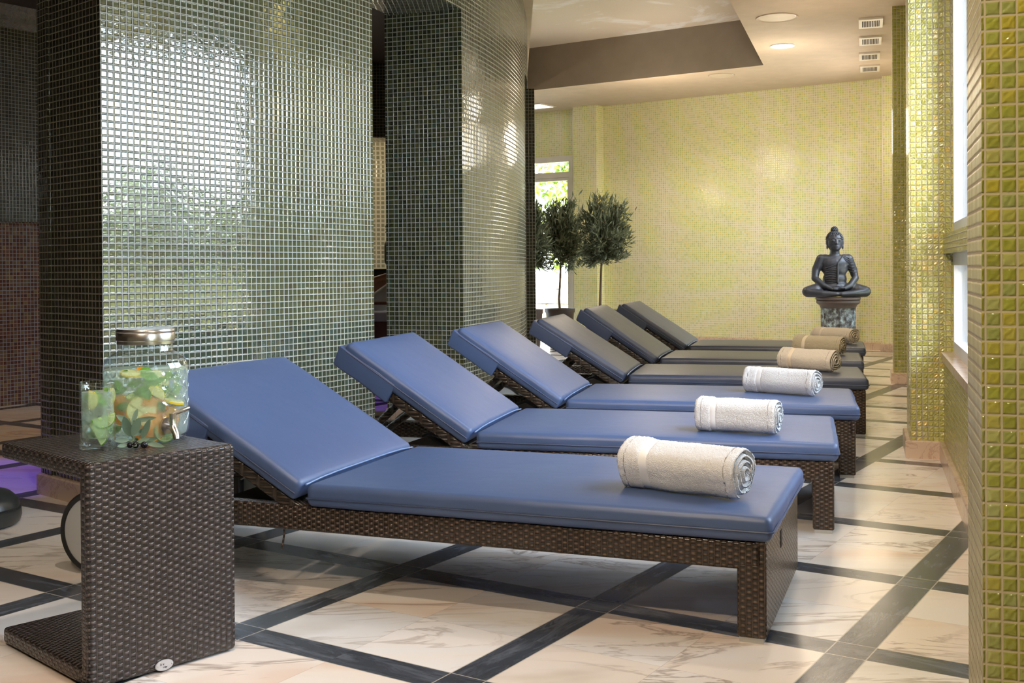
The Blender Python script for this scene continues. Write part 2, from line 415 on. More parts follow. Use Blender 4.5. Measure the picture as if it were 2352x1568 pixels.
def weave(name, c_hi, c_lo, pu=0.0165, pv=0.0082, rough=0.24, bumpd=0.6):
    """flat plastic cane woven over round stakes"""
    t = NT(name); uv = t.n('UVMap').outputs[0]
    sep = t.n('SeparateXYZ'); t.L(uv, sep.inputs[0])
    x = t.math('ADD', t.math('DIVIDE', sep.outputs[0], pu), 400.0); y = t.math('ADD', t.math('DIVIDE', sep.outputs[1], pv), 400.0)
    fx, fy = t.math('FRACT', x), t.math('FRACT', y)
    par = t.math('MODULO', t.math('ADD', t.math('FLOOR', x), t.math('FLOOR', y)), 2.0)   # 1: weft on top
    bx = t.math('SINE', t.math('MULTIPLY', fx, pi)); by = t.math('SINE', t.math('MULTIPLY', fy, pi))
    byf = t.math('POWER', by, 0.45)
    over = t.math('MULTIPLY', t.math('ADD', 0.22, t.math('MULTIPLY', t.math('POWER', bx, 1.5), 0.78)), byf)
    # stake shows as a thin upright at the cell edge
    ed = t.math('SUBTRACT', 1.0, t.math('MULTIPLY', t.math('MINIMUM', fx, t.math('SUBTRACT', 1.0, fx)), 7.0), clamp=True)
    under = t.math('MULTIPLY', byf, 0.10)
    h = t.math('ADD', t.math('MULTIPLY', over, par), t.math('MULTIPLY', under, t.math('SUBTRACT', 1.0, par)))
    h = t.math('MAXIMUM', h, t.math('MULTIPLY', t.math('POWER', ed, 0.6), 0.55))
    nm = t.bump(h, 1.0, pv * bumpd)
    idv = t.n('CombineXYZ'); t.L(t.math('FLOOR', x), idv.inputs[0]); t.L(t.math('FLOOR', y), idv.inputs[1])
    w = t.n('TexWhiteNoise', noise_dimensions='2D'); t.L(idv.outputs[0], w.inputs[0])
    streak = t.n('CombineXYZ'); t.L(t.math('MULTIPLY', x, 0.6), streak.inputs[0]); t.L(t.math('MULTIPLY', y, 9.0), streak.inputs[1])
    k = t.math('MULTIPLY', t.math('ADD', t.math('MULTIPLY', h, 0.95), 0.02), t.math('ADD', 0.6, t.math('MULTIPLY', w.outputs[0], 0.5)))
    c = t.mix(k, c_lo, c_hi)  # colour follows weave height: paints strand highlights and the dark between strands
    t.bsdf(c, rough, 0, nm, ior=1.5, spec=0.6); return t.m
M_weave = weave('brown_woven_cane', (0.150, 0.098, 0.066), (0.010, 0.007, 0.005))
M_weave_t = weave('dark_brown_woven_cane', (0.125, 0.094, 0.082), (0.012, 0.009, 0.008), 0.0168, 0.0084)
M_wrap = weave('wrapped_cane', (0.085, 0.058, 0.040), (0.012, 0.009, 0.006), 0.06, 0.009)

def vinyl(name, c):
    t = NT(name); co = t.n('TexCoord').outputs['Object']
    h = t.noise(co, 900, 2); h2 = t.noise(co, 5, 3)
    nm = t.bump(t.math('ADD', t.math('MULTIPLY', h, 0.03), h2), 0.25, 0.012)
    t.bsdf(t.mix(t.noise(co, 3, 3), tuple(x * 0.9 for x in c), tuple(x * 1.12 for x in c)), 0.40, 0, nm, ior=1.5, spec=0.5)
    return t.m
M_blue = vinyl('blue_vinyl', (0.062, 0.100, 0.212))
M_blue_warm = vinyl('warm_lit_blue_vinyl', (0.045, 0.058, 0.098))  # same blue vinyl, its colour greyed to paint in the warm lamplight
M_pipe = simple('seam_piping', (0.035, 0.055, 0.12), 0.45)
M_crease = simple('crease_piping', (0.16, 0.25, 0.46), 0.35)
M_black = simple('black_metal', (0.012, 0.012, 0.013), 0.4)
M_steel = simple('brushed_steel', (0.62, 0.58, 0.53), 0.25, 1.0, 0)
M_tyre = simple('black_rubber', (0.014, 0.014, 0.014), 0.6, nscale=200)
M_disc = simple('grey_plastic', (0.46, 0.46, 0.44), 0.5)
M_plate = simple('grey_board', (0.20, 0.21, 0.21), 0.5)

def terry(name, c):
    t = NT(name); co = t.n('TexCoord').outputs['Object']
    v = t.n('TexVoronoi'); t.L(co, v.inputs['Vector']); v.inputs['Scale'].default_value = 330
    n = t.noise(co, 260, 4, 0.7)
    n3 = t.noise(co, 60, 3, 0.6)
    h = t.math('ADD', t.math('MULTIPLY', v.outputs[0], 0.6), t.math('ADD', n, n3))
    nm = t.bump(h, 1.0, 0.004)
    col = t.mix(n, tuple(x * 0.80 for x in c), tuple(min(1, x * 1.08) for x in c))
    t.bsdf(col, 0.95, 0, nm, sheen=0.5, spec=0.1); return t.m
M_tw = terry('white_terry', (0.93, 0.93, 0.93))
M_tb = terry('beige_terry', (0.82, 0.72, 0.58))
M_tb2 = terry('olive_beige_terry', (0.62, 0.54, 0.38))
M_tb3 = terry('pale_beige_terry', (0.84, 0.77, 0.68))
M_band = simple('woven_towel_band', (0.84, 0.84, 0.84), 0.7, nscale=400, nstr=0.2)
M_bandb = simple('beige_towel_band', (0.80, 0.70, 0.56), 0.7, nscale=400, nstr=0.2)

M_ceil = simple('beige_ceiling_paint', (0.60, 0.48, 0.37), 0.75)
def cloudy():
    t = NT('clouded_ceiling_paint'); pos = t.n('NewGeometry').outputs['Position']
    n = t.noise(pos, 0.9, 7, 0.62, 0.6)
    st = t.ramp(n, [(0.54, (0, 0, 0)), (0.60, (1, 1, 1))])
    t.bsdf(t.mix(t.math('MULTIPLY', st, 0.55), (0.58, 0.50, 0.41), (0.80, 0.82, 0.86)), 0.55); return t.m
M_cloud = cloudy()
M_taupe = simple('taupe_paint', (0.30, 0.25, 0.20), 0.7)
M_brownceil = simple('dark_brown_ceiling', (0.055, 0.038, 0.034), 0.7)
M_mould = simple('grey_plaster_moulding', (0.34, 0.31, 0.30), 0.7, nscale=18, nstr=1.0, ndist=0.05)
M_white = simple('white_lacquer', (0.86, 0.86, 0.88), 0.35)
M_cream = simple('cream_lacquer', (0.80, 0.74, 0.66), 0.4)
M_darkslot = simple('dark_slot', (0.02, 0.017, 0.014), 0.8)
def panem():
    t = NT('window_glass'); g = t.n('BsdfGlossy'); g.inputs['Roughness'].default_value = 0.02
    tr = t.n('BsdfTransparent'); lw = t.n('LayerWeight'); lw.inputs[0].default_value = 0.12
    mx = t.n('MixShader'); t.L(lw.outputs['Fresnel'], mx.inputs[0]); t.L(tr.outputs[0], mx.inputs[1]); t.L(g.outputs[0], mx.inputs[2])
    t.L(mx.outputs[0], t.out.inputs[0]); return t.m
M_pane = panem()
def emit(name, c, s):
    t = NT(name); e = t.n('Emission'); e.inputs[0].default_value = (*c, 1); e.inputs[1].default_value = s
    t.L(e.outputs[0], t.out.inputs[0]); return t.m
def leafm(name, c1, c2, tr=0.35):
    t = NT(name); oi = t.n('NewGeometry').outputs['Random Per Island']
    c = t.mix(oi, c1, c2)
    d = t.n('BsdfPrincipled'); t.L(c, d.inputs['Base Color']); d.inputs['Roughness'].default_value = 0.5
    b = t.n('BsdfTranslucent'); t.L(c, b.inputs[0])
    mx = t.n('MixShader'); mx.inputs[0].default_value = tr
    t.L(d.outputs[0], mx.inputs[1]); t.L(b.outputs[0], mx.inputs[2]); t.L(mx.outputs[0], t.out.inputs[0]); return t.m
M_olive = leafm('olive_leaves', (0.05, 0.07, 0.045), (0.24, 0.28, 0.18))
M_hedge = leafm('garden_leaves', (0.05, 0.11, 0.015), (0.38, 0.44, 0.05))
M_bark = simple('bark', (0.16, 0.11, 0.075), 0.9, nscale=40, nstr=0.8)
M_pot = simple('dark_brown_pot', (0.055, 0.035, 0.028), 0.45)
M_soil = simple('soil', (0.05, 0.035, 0.025), 0.95, nscale=60)
M_stonewall = simple('pale_garden_stone', (0.72, 0.62, 0.50), 0.85, nscale=9, nstr=1.0, ndist=0.05)
M_grass = simple('garden_ground', (0.30, 0.33, 0.12), 0.95, nscale=30)
M_buddha = simple('dark_slate_stone', (0.024, 0.027, 0.036), 0.40, nscale=120, nstr=0.25)
def pedm():
    t = NT('weathered_pedestal'); co = t.n('TexCoord').outputs['Object']
    n = t.noise(co, 22, 6, 0.7)
    c = t.ramp(n, [(0.40, (0.045, 0.038, 0.035)), (0.52, (0.16, 0.18, 0.18)), (0.66, (0.42, 0.52, 0.52))])
    t.bsdf(c, 0.6, 0, t.bump(n, 0.6, 0.006)); return t.m
M_ped = pedm()
M_pedcap = simple('brown_pedestal_cap', (0.085, 0.060, 0.052), 0.5, nscale=50)
M_wood = simple('reddish_brown_wood', (0.13, 0.055, 0.03), 0.45)
M_cushion = simple('grey_white_cushion', (0.55, 0.55, 0.57), 0.8)
M_leather = simple('rounded_brown_leather', (0.30, 0.15, 0.10), 0.5)

# ---------------------------------------------------------------- plan of the room
TH_R = radians(72.3)
DR = Vector((cos(TH_R), sin(TH_R)))          # along the window wall, away from the camera
NR = Vector((-DR.y, DR.x))                   # from the window wall into the room
AW = Vector((2.212, 5.718))
def RW(s, o=0.0):                            # point on the window wall, s along it, o out into the room
    p = AW + DR * s + NR * o; return (p.x, p.y)
TH_F = radians(-34.4)
DF = Vector((cos(TH_F), sin(TH_F))); QF = Vector((4.169, 13.126)); NF = Vector((DF.y, -DF.x))   # NF: into the room (towards camera)
def FW(t, o=0.0):
    p = QF + DF * t + NF * o; return (p.x, p.y)
def isect(P, d, Q, e):
    den = d.x * e.y - d.y * e.x; r = Q - P
    return (r.x * e.y - r.y * e.x) / den
S_END = isect(AW, DR, QF, DF)                # where the window wall meets the far wall
T_END = isect(QF, DF, AW, DR)
def t_px(x):                                 # where a column of the photograph meets the far wall
    r = ray(x, 500); return isect(QF, DF, Vector((0, 0)), Vector((r.x, r.y)))
def s_px(x, o=0.0):
    r = ray(x, 600); P = AW + NR * o; return isect(P, DR, Vector((0, 0)), Vector((r.x, r.y)))
HC = 3.17

# floor
bm = bmesh.new(); add_box(bm, -12, 7.5, -4.5, 20, -0.12, 0.0)
tag(obj('floor', bm, M_floor, uv=True, smooth=False), kind='structure')

# ceiling with its raised coffer
C1 = Vector((2.74, 12.10)); EF = Vector((cos(radians(-33.2)), sin(radians(-33.2))))
CL = C1 - EF * 3.05
cof = [(C1.x, C1.y), (CL.x, CL.y), (CL.x, 6.0), ((C1 - DR * 6.5).x, 5.9)]
out = [(-12, -4.5), (1.3, -4.5), (1.3, 1.0), RW(-4.2, -0.3), RW(S_END + 0.4, -0.3), FW(T_END + 0.2, -0.4), FW(-15, -0.4), (-12, 20)]
bm = bmesh.new()
LAMP_HOLES = [(at_h(1785, 40, HC), 0.16), (at_h(1657, 173, HC), 0.13)]
loops = [[Vector((x, y, HC)) for x, y in out], [Vector((x, y, HC)) for x, y in cof]]
for c_, r_ in LAMP_HOLES: loops.append([Vector((c_.x + r_ * cos(2 * pi * k / 32), c_.y + r_ * sin(2 * pi * k / 32), HC)) for k in range(32)])
flat = [p for l in loops for p in l]
vv = [bm.verts.new(p) for p in flat]
for tri in tessellate_polygon(loops):
    try: bm.faces.new([vv[i] for i in tri])
    except ValueError: pass
bmesh.ops.recalc_face_normals(bm, faces=bm.faces[:])
obj_ce = obj('ceiling', bm, M_ceil, smooth=False); tag(obj_ce, kind='structure')
bm = bmesh.new(); add_wall(bm, cof, HC, 3.69, close=True)
tag(obj('trim_1', bm, M_taupe, smooth=False), kind='structure')
bm = bmesh.new(); add_slab(bm, cof, 3.69, up=False)
tag(obj('ceiling_raised', bm, M_cloud, smooth=False), kind='structure')

# window wall: pilasters, panels and openings
def wall_panel(bm, s0, s1, z0, z1, o=0.0):
    a, b = RW(s0, o), RW(s1, o); add_wall(bm, [a, b], z0, z1, u0=s0 + 20)
TW = 0.26
bays = [(-3.10, -0.03), (4.65, min(7.0, S_END - 0.5))]
ZL0, ZL1, ZU0, ZU1 = 0.55, 1.055, 1.15, 2.66
bm = bmesh.new()
S0, S1 = -4.2, S_END
prev = S0
for (a, b) in bays:
    for o_ in (0.0, -TW): wall_panel(bm, prev, a, 0, HC, o_)
    for (z0, z1) in ((0, ZL0), (ZL1, ZU0), (ZU1, HC)):
        for o_ in (0.0, -TW): wall_panel(bm, a, b, z0, z1, o_)
    # reveals
    for s in (a, b):
        add_wall(bm, [RW(s, 0), RW(s, -TW)], 0, HC, u0=3)
    for z, up in ((ZL0, True), (ZL1, False), (ZU0, True), (ZU1, False)):
        add_slab(bm, [RW(a, 0), RW(b, 0), RW(b, -TW), RW(a, -TW)], z, up)
    prev = b
for o_ in (0.0, -TW): wall_panel(bm, prev, S1, 0, HC, o_)
tag(obj('wall_right', bm, M_olv, smooth=False), kind='structure')
# the wall beside and behind the camera
XF = RW(-4.2)[0]; YF0, YF1 = -0.2, 1.35
bm = bmesh.new()
for xo in (0.0, TW):
    add_wall(bm, [(XF + xo, -4.4), (XF + xo, YF0)], 0, HC); add_wall(bm, [(XF + xo, YF1), (XF + xo, RW(-4.2)[1])], 0, HC)
    add_wall(bm, [(XF + xo, YF0), (XF + xo, YF1)], 0, ZL0); add_wall(bm, [(XF + xo, YF0), (XF + xo, YF1)], ZU1, HC)
for yy_ in (YF0, YF1): add_wall(bm, [(XF, yy_), (XF + TW, yy_)], 0, HC)
for z, up in ((ZL0, True), (ZU1, False)): add_slab(bm, [(XF, YF0), (XF + TW, YF0), (XF + TW, YF1), (XF, YF1)], z, up)
tag(obj('wall_right_front', bm, M_olv, smooth=False), kind='structure')
root = empty('window_9', (XF + 0.085, (YF0 + YF1) / 2, ZL0), pi / 2); tag(root, kind='structure')
Lh, H, fw = (YF1 - YF0) / 2, ZU1 - ZL0, 0.06
bm = bmesh.new()
add_box(bm, -Lh, Lh, -0.04, 0.04, 0, fw); add_box(bm, -Lh, Lh, -0.04, 0.04, H - fw, H)
for k in range(3):
    x = (-Lh + fw / 2) + (2 * Lh - fw) * k / 2; add_box(bm, x - 0.03, x + 0.03, -0.04, 0.04, fw, H - fw)
obj('window_frame', bm, M_white, root, smooth=False)
bm = bmesh.new(); add_box(bm, -Lh + fw, Lh - fw, -0.004, 0.004, fw, H - fw); obj('pane', bm, M_pane, root, smooth=False)
bm = bmesh.new(); add_wall(bm, [(-11.9, -4.4), (1.3, -4.4)], 0, HC)
tag(obj('wall_front', bm, simple('cream_wall_paint', (0.62, 0.55, 0.42), 0.8), smooth=False), kind='structure')
bm = bmesh.new(); add_wall(bm, [(-11.9, 20), (-11.9, -4.4)], 0, HC)
tag(obj('wall_left_outer', bm, simple('brown_wall_paint', (0.16, 0.11, 0.08), 0.8), smooth=False), kind='structure')

nwin = 0
for (a, b) in bays:
    for (z0, z1, mull) in ((ZL0, ZL1, 3), (ZU0, ZU1, 3)):
        nwin += 1
        root = empty('window_%d' % nwin, (*RW((a + b) / 2, -0.085), z0), TH_R)
        tag(root, kind='structure')
        Lh = (b - a) / 2; H = z1 - z0; fw = 0.06
        bm = bmesh.new()
        add_box(bm, -Lh, Lh, -0.04, 0.04, 0, fw); add_box(bm, -Lh, Lh, -0.04, 0.04, H - fw, H)
        add_box(bm, -Lh, -Lh + fw, -0.04, 0.04, fw, H - fw); add_box(bm, Lh - fw, Lh, -0.04, 0.04, fw, H - fw)
        for k in range(1, mull):
            x = -Lh + 2 * Lh * k / mull
            add_box(bm, x - 0.035, x + 0.035, -0.04, 0.04, fw, H - fw)
        obj('window_frame', bm, M_white, root, smooth=False)
        bm = bmesh.new(); add_box(bm, -Lh + fw, Lh - fw, -0.004, 0.004, fw, H - fw)
        obj('pane', bm, M_pane, root, smooth=False)
    bm = bmesh.new()
    M_ = Matrix.Translation((*RW((a + b) / 2, -0.1), 0)) @ Matrix.Rotation(TH_R, 4, 'Z')
    add_box(bm, -(b - a) / 2, (b - a) / 2, -0.10, 0.115, ZL0 - 0.035, ZL0 + 0.003, M_)
    tag(obj('trim_%d' % (nwin + 10), bm, M_base, smooth=False), kind='structure')

def pilaster(s0, s1, o, mat, matside, idx, bb_name):
    bm = bmesh.new()
    p = [RW(s0, -0.02), RW(s0, o), RW(s1, o), RW(s1, -0.02)]
    add_wall(bm, p[:2], 0, HC, u0=0.014)
    tag(obj('trim_%d' % idx, bm, mat, smooth=False), kind='structure')
    bm = bmesh.new(); add_wall(bm, p[1:], 0, HC, u0=0.4)
    if idx == 2: matside = M_side
    tag(obj('trim_%d' % (idx + 1), bm, matside, smooth=False), kind='structure')
def base_run(pts, name, h=0.092, th=0.022, closed=False):
    """skirting along a polyline; room on the left-hand side of the run is given by the sign of th"""
    bm = bmesh.new()
    n = len(pts)
    P = [Vector(p) for p in pts]
    offs = []
    for i in range(n):
        ds = []
        if i > 0: ds.append((P[i] - P[i - 1]).normalized())
        if i < n - 1: ds.append((P[i + 1] - P[i]).normalized())
        ns = [Vector((-d.y, d.x)) for d in ds]
        q = sum(ns, Vector((0, 0))); k = q.length_squared
        q = q * (len(ns) / k) if k > 1e-6 else ns[0]
        offs.append(P[i] + q * th)
    rows = [[bm.verts.new((p.x, p.y, z)) for p in offs] for z in (0.0, h - 0.006)]
    rows.append([bm.verts.new((p.x * 0.75 + q.x * 0.25, p.y * 0.75 + q.y * 0.25, h)) for p, q in zip(offs, P)])
    rows.append([bm.verts.new((p.x, p.y, h)) for p in P])
    for r in range(3):
        for i in range(n - 1):
            bm.faces.new((rows[r][i], rows[r][i + 1], rows[r + 1][i + 1], rows[r + 1][i]))
    for i in (0, n - 1):
        bm.faces.new((rows[0][i], rows[1][i], rows[2][i], rows[3][i], bm.verts.new((P[i].x, P[i].y, 0))))
    return tag(obj(name, bm, M_base, smooth=False), kind='structure')

s_near_b, s_near_f = s_px(2222, 0.165), s_px(2255, 0.165)
s_r0 = 3.80
pilaster(s_near_f, s_near_b, 0.165, M_olv2, M_olv, 2, '')
pilaster(0.0, 0.42, 0.165, M_olv, M_olv, 4, '')
pilaster(s_r0, s_r0 + 0.34, 0.165, M_olv2, M_olv, 6, '')
base_run([RW(-4.2), RW(s_near_f), RW(s_near_f, .165), RW(s_near_b, .165), RW(s_near_b), RW(0), RW(0, .165), RW(.42, .165), RW(.42),
          RW(s_r0), RW(s_r0, .165), RW(s_r0 + .34, .165), RW(s_r0 + .34), RW(S_END)], 'baseboard_right')

# far wall, its pier, the corner pilaster and the garden door
tL, tR = t_px(1334), t_px(1387)
tp = t_px(2036)
tdoor = t_px(1317); tdoorL = tdoor - 1.25
ZD = 1 + (613 - 355) / F_PX * 15.3
bm = bmesh.new()
add_wall(bm, [FW(tdoor), FW(tL), ], 0, HC, u0=0)
add_wall(bm, [FW(tdoorL), FW(tdoor)], ZD, HC)
add_wall(bm, [FW(-15), FW(tdoorL)], 0, HC)
add_wall(bm, [FW(tR), FW(T_END)], 0, HC)
tag(obj('wall_back', bm, M_yel, smooth=False), kind='structure')
bm = bmesh.new(); PO = 0.19
add_wall(bm, [FW(tL), FW(tL, PO), FW(tR, PO), FW(tR)], 0, HC)
tag(obj('trim_8', bm, M_yel, smooth=False), kind='structure')
bm = bmesh.new(); pc = 0.16
add_wall(bm, [FW(tp), FW(tp, pc), FW(T_END + 0.1, pc)], 0, HC)
tag(obj('trim_9', bm, M_yel, smooth=False), kind='structure')
base_run([FW(T_END), FW(T_END - 0.02, pc), FW(tp, pc), FW(tp), FW(tR), FW(tR, PO), FW(tL, PO), FW(tL), FW(tdoor)], 'baseboard_back', th=0.022)

root = empty('door_1', (*FW((tdoor + tdoorL) / 2, -0.03), 0), TH_F); tag(root, kind='structure')
Lh = (tdoor - tdoorL) / 2; fw = 0.065
bm = bmesh.new()
add_box(bm, -Lh, -Lh + fw, -0.04, 0.04, 0, ZD); add_box(bm, Lh - fw, Lh, -0.04, 0.04, 0, ZD)
add_box(bm, -Lh + fw, Lh - fw, -0.04, 0.04, ZD - 0.085, ZD)
zt = ZD - 0.085 - 0.14
add_box(bm, -Lh + fw, Lh - fw, -0.04, 0.04, zt - 0.075, zt)
obj('door_frame', bm, M_cream, root, smooth=False)
bm = bmesh.new()
add_box(bm, -Lh + fw, Lh - fw, -0.03, 0.03, zt - 0.12, zt - 0.078)
add_box(bm, Lh - fw - 0.03, Lh - fw - 0.002, -0.03, 0.03, 0.02, zt - 0.12); add_box(bm, -Lh + fw + 0.002, -Lh + fw + 0.03, -0.03, 0.03, 0.02, zt - 0.12)
add_box(bm, -Lh + fw, Lh - fw, -0.03, 0.03, 0.0, 0.1)
obj('door_leaf', bm, M_cream, root, smooth=False)
bm = bmesh.new(); add_box(bm, -Lh + fw, Lh - fw, -0.004, 0.004, 0.1, zt - 0.12); add_box(bm, -Lh + fw, Lh - fw, -0.004, 0.004, zt, ZD - 0.085)
obj('pane', bm, M_pane, root, smooth=False)

# ---------------------------------------------------------------- the ring of mosaic walls round the pool
CC = Vector((-7.48, 9.57)); RR = 7.6
def ring(th, dr=0.0):
    r = RR + dr; return (CC.x + r * sin(radians(th)), CC.y - r * cos(radians(th)))
def arc(t0, t1, dr=0.0, n=24): return [ring(t0 + (t1 - t0) * i / n, dr) for i in range(n + 1)]
def px_theta(x):                              # angle on the ring seen in this column
    best = None
    for k in range(4000):
        t = 40 + k * 0.0125; p = ring(t); q = Vector((p[0], p[1], 1)) - CAMLOC
        r = q.dot(right) / q.dot(fwd) * F_PX + 1176
        if best is None or abs(r - x) < best[0]: best = (abs(r - x), t)
        if best[0] < 0.5: break
    return best[1]
T0, T1, T2 = px_theta(235.5), px_theta(859), px_theta(1064)
ZLT = 2.63                                    # underside of the lintel
P0 = Vector(ring(T0)); eL = Vector((cos(radians(-41.7)), sin(radians(-41.7))))
P0b = P0 - eL * 0.565
# first wall: curved face, left end face, back
bm = bmesh.new(); a1 = arc(T0, T1); add_wall(bm, a1, 0, HC)
w1 = tag(obj('wall_left', bm, M_dark, smooth=True), kind='structure')
bm = bmesh.new()
e1 = Vector(ring(T1)); i1 = Vector(ring(T1, -0.45)); 
add_wall(bm, [(P0b.x, P0b.y), (P0.x, P0.y)], 0, HC, u0=0.003)
ib = arc(T1, T0, -0.45, 12)
add_wall(bm, [(e1.x, e1.y)] + ib + [(P0b.x, P0b.y)], 0, HC)
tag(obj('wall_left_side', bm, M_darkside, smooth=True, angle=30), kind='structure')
# second wall
P2 = Vector(ring(T2)); e2 = Vector((cos(radians(-19.4)), sin(radians(-19.4)))); P2b = P2 - e2 * 0.535
TE = 88.5
bm = bmesh.new(); add_wall(bm, arc(T2, TE), 0, HC)
tag(obj('wall_centre', bm, M_dark, smooth=True), kind='structure')
bm = bmesh.new(); add_wall(bm, [(P2b.x, P2b.y), (P2.x, P2.y)], 0, HC, u0=0.003)
e3 = Vector(ring(TE)); add_wall(bm, [(e3.x, e3.y)] + arc(TE, T2, -0.5, 10) + [(P2b.x, P2b.y)], 0, HC)
tag(obj('wall_centre_side', bm, M_mid, smooth=True, angle=30), kind='structure')
# third wall, seen as a thin upright strip
q = at_y(1216, 500, 10.2); q2 = at_y(1229, 500, 10.2)
bm = bmesh.new(); add_wall(bm, [(q.x - 0.3, 10.2), (q2.x, 10.2), (q2.x + 0.02, 10.9), (q.x - 0.3, 10.9)], 0, ZLT, close=True)
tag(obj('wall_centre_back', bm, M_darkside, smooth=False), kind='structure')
# lintels over the openings
bm = bmesh.new()
uv = bm.loops.layers.uv.verify()
def lintel(t0, t1, z, dr0=0.0, dr1=0.0, n=14):
    outer = [ring(t0 + (t1 - t0) * i / n, dr0 + (dr1 - dr0) * (i / n)) for i in range(n + 1)]
    inner = arc(t0, t1, -0.5, n)
    add_wall(bm, outer, z, HC); add_wall(bm, inner, z, HC)
    for i in range(n):
        add_slab(bm, [outer[i], outer[i + 1], inner[i + 1], inner[i]], z, up=False)
lintel(T1, T2, ZLT + 0.0)
lintel(TE, TE + 13, ZLT, 0.0, 0.12)
tag(obj('wall_centre_lintel', bm, M_dark, smooth=True, angle=30), kind='structure')
base_run([(P0b.x - 0.0, P0b.y), (P0.x, P0.y)] + a1[1:], 'baseboard_left', th=-0.022)
base_run([(P2b.x, P2b.y), (P2.x, P2.y)] + arc(T2, TE)[1:], 'baseboard_centre', th=-0.022)

# the hall inside the ring
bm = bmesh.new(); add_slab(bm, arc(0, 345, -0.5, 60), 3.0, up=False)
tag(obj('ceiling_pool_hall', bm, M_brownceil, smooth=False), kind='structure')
dq = Vector((cos(radians(54)), sin(radians(54)))); q0 = Vector(at_h(50, 928)[:2])
def IW(t, o=0.0): p = q0 + dq * t + Vector((-dq.y, dq.x)) * o; return (p.x, p.y)
bm = bmesh.new(); add_wall(bm, [IW(-3), IW(1.3), IW(1.3, 0.3)], 0, 1.33)
tag(obj('wall_inner_low', bm, M_red, smooth=False), kind='structure')
bm = bmesh.new()
uvl = bm.loops.layers.uv.verify()
for k in range(4):                           # rounded top edge of the red wall
    a0, a1_ = k / 4 * pi / 2, (k + 1) / 4 * pi / 2
    r = 0.035
    A_ = [IW(-3, r * (1 - cos(a0))), IW(1.3, r * (1 - cos(a0)))]; B_ = [IW(-3, r * (1 - cos(a1_))), IW(1.3, r * (1 - cos(a1_)))]
    f = bm.faces.new([bm.verts.new((*A_[0], 1.33 + r * sin(a0))), bm.verts.new((*A_[1], 1.33 + r * sin(a0))), bm.verts.new((*B_[1], 1.33 + r * sin(a1_))), bm.verts.new((*B_[0], 1.33 + r * sin(a1_)))])
    f.tag = True
    for l, c in zip(f.loops, ((0, k * .014), (4.3, k * .014), (4.3, k * .014 + .014), (0, k * .014 + .014))): l[uvl].uv = c
add_slab(bm, [IW(-3, .035), IW(1.3, .035), IW(1.3, .3), IW(-3, .3)], 1.365, True)
tag(obj('trim_20', bm, M_red, smooth=True), kind='structure')
bm = bmesh.new(); add_wall(bm, [IW(-3, .28), IW(1.3, .28), IW(1.3, 0.6)], 1.2, 3.0)
tag(obj('wall_inner_high', bm, M_grey, smooth=False), kind='structure')
bm = bmesh.new()
for (o1, z1_, o2, z2_) in ((.26, 2.86, .20, 2.90), (.20, 2.90, .20, 2.93), (.20, 2.93, .10, 3.0)):
    f = bm.faces.new([bm.verts.new((*IW(-3, o1), z1_)), bm.verts.new((*IW(1.3, o1), z1_)), bm.verts.new((*IW(1.3, o2), z2_)), bm.verts.new((*IW(-3, o2), z2_))])
tag(obj('trim_21', bm, M_mould, smooth=False), kind='structure')
# what shows between the two walls
gx = lambda x, Y: at_y(x, 600, Y).x
bm = bmesh.new(); add_wall(bm, [(-4.6, 11.8), (gx(889, 12.4), 12.4), (gx(889, 12.4), 12.9)], 0, 3.0)
tag(obj('wall_inner_back', bm, M_beige, smooth=False), kind='structure')
bm = bmesh.new()
zb0, zb1 = at_y(876, 316, 10.9).z, 3.0
add_wall(bm, [(-3.5, 10.9), (-0.5, 10.9)], zb0, zb1); add_slab(bm, [(-3.5, 10.9), (-0.5, 10.9), (-0.5, 11.3), (-3.5, 11.3)], zb0, False)
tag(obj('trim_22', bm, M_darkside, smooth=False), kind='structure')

# ---------------------------------------------------------------- garden outside
def leaves(bm, centre_fn, n, size, jitter=0.5, aspect=0.42):
    for _ in range(n):
        c, nrm = centre_fn()
        d = Vector((random.gauss(0, 1), random.gauss(0, 1), random.gauss(0, 1))).normalized()
        d = (d + nrm * 0.9).normalized()
        side = d.cross(Vector((random.gauss(0, 1), random.gauss(0, 1), random.gauss(0, 1)))).normalized()
        s = size * random.uniform(0.7, 1.25); w = s * aspect * 0.5
        up = d.cross(side).normalized() * w * 0.3
        a = bm.verts.new(c); b = bm.verts.new(c + d * s * 0.5 + side * w + up); e = bm.verts.new(c + d * s); g = bm.verts.new(c + d * s * 0.5 - side * w + up)
        bm.faces.new((a, b, e)); bm.faces.new((a, e, g))
bm = bmesh.new(); add_box(bm, -30, 40, -20, 45, -0.5, -0.14)
tag(obj('garden_ground', bm, M_grass, smooth=False), kind='structure')
def hedge(name, A_, B_, depth, H, n, size, label, z0=0.0):
    A_, B_ = Vector(A_), Vector(B_); L_ = (B_ - A_).length; d = (B_ - A_).normalized(); nn = Vector((-d.y, d.x))
    def fn():
        u, v, z = random.uniform(0, L_), random.uniform(-depth / 2, depth / 2), random.uniform(0, 1) ** 0.8 * H
        k = noise.noise(Vector((u * 0.9, z * 0.9, 3.1))) * 0.35
        f = random.random()
        if f < 0.7: v = (depth / 2 + k * 0.6) * (1 if f < 0.4 else -1)
        if f > 0.85: z = H + k
        p = A_ + d * u + nn * v
        return Vector((p.x, p.y, z0 + z * (1 + 0.25 * noise.noise(Vector((u * 0.7, 9.0, 0)))))), Vector((nn.x, nn.y, 0.3))
    bm = bmesh.new(); leaves(bm, fn, n, size, aspect=0.6)
    return tag(obj(name, bm, M_hedge, uv=False, smooth=False), label, 'hedge')
hp = lambda s, o: RW(s, o)
hedge('garden_hedge', hp(-8.5, -3.4), hp(2.0, -3.4), 0.8, 1.65, 15000, 0.15, 'leafy green garden hedge outside the window nearest the camera')
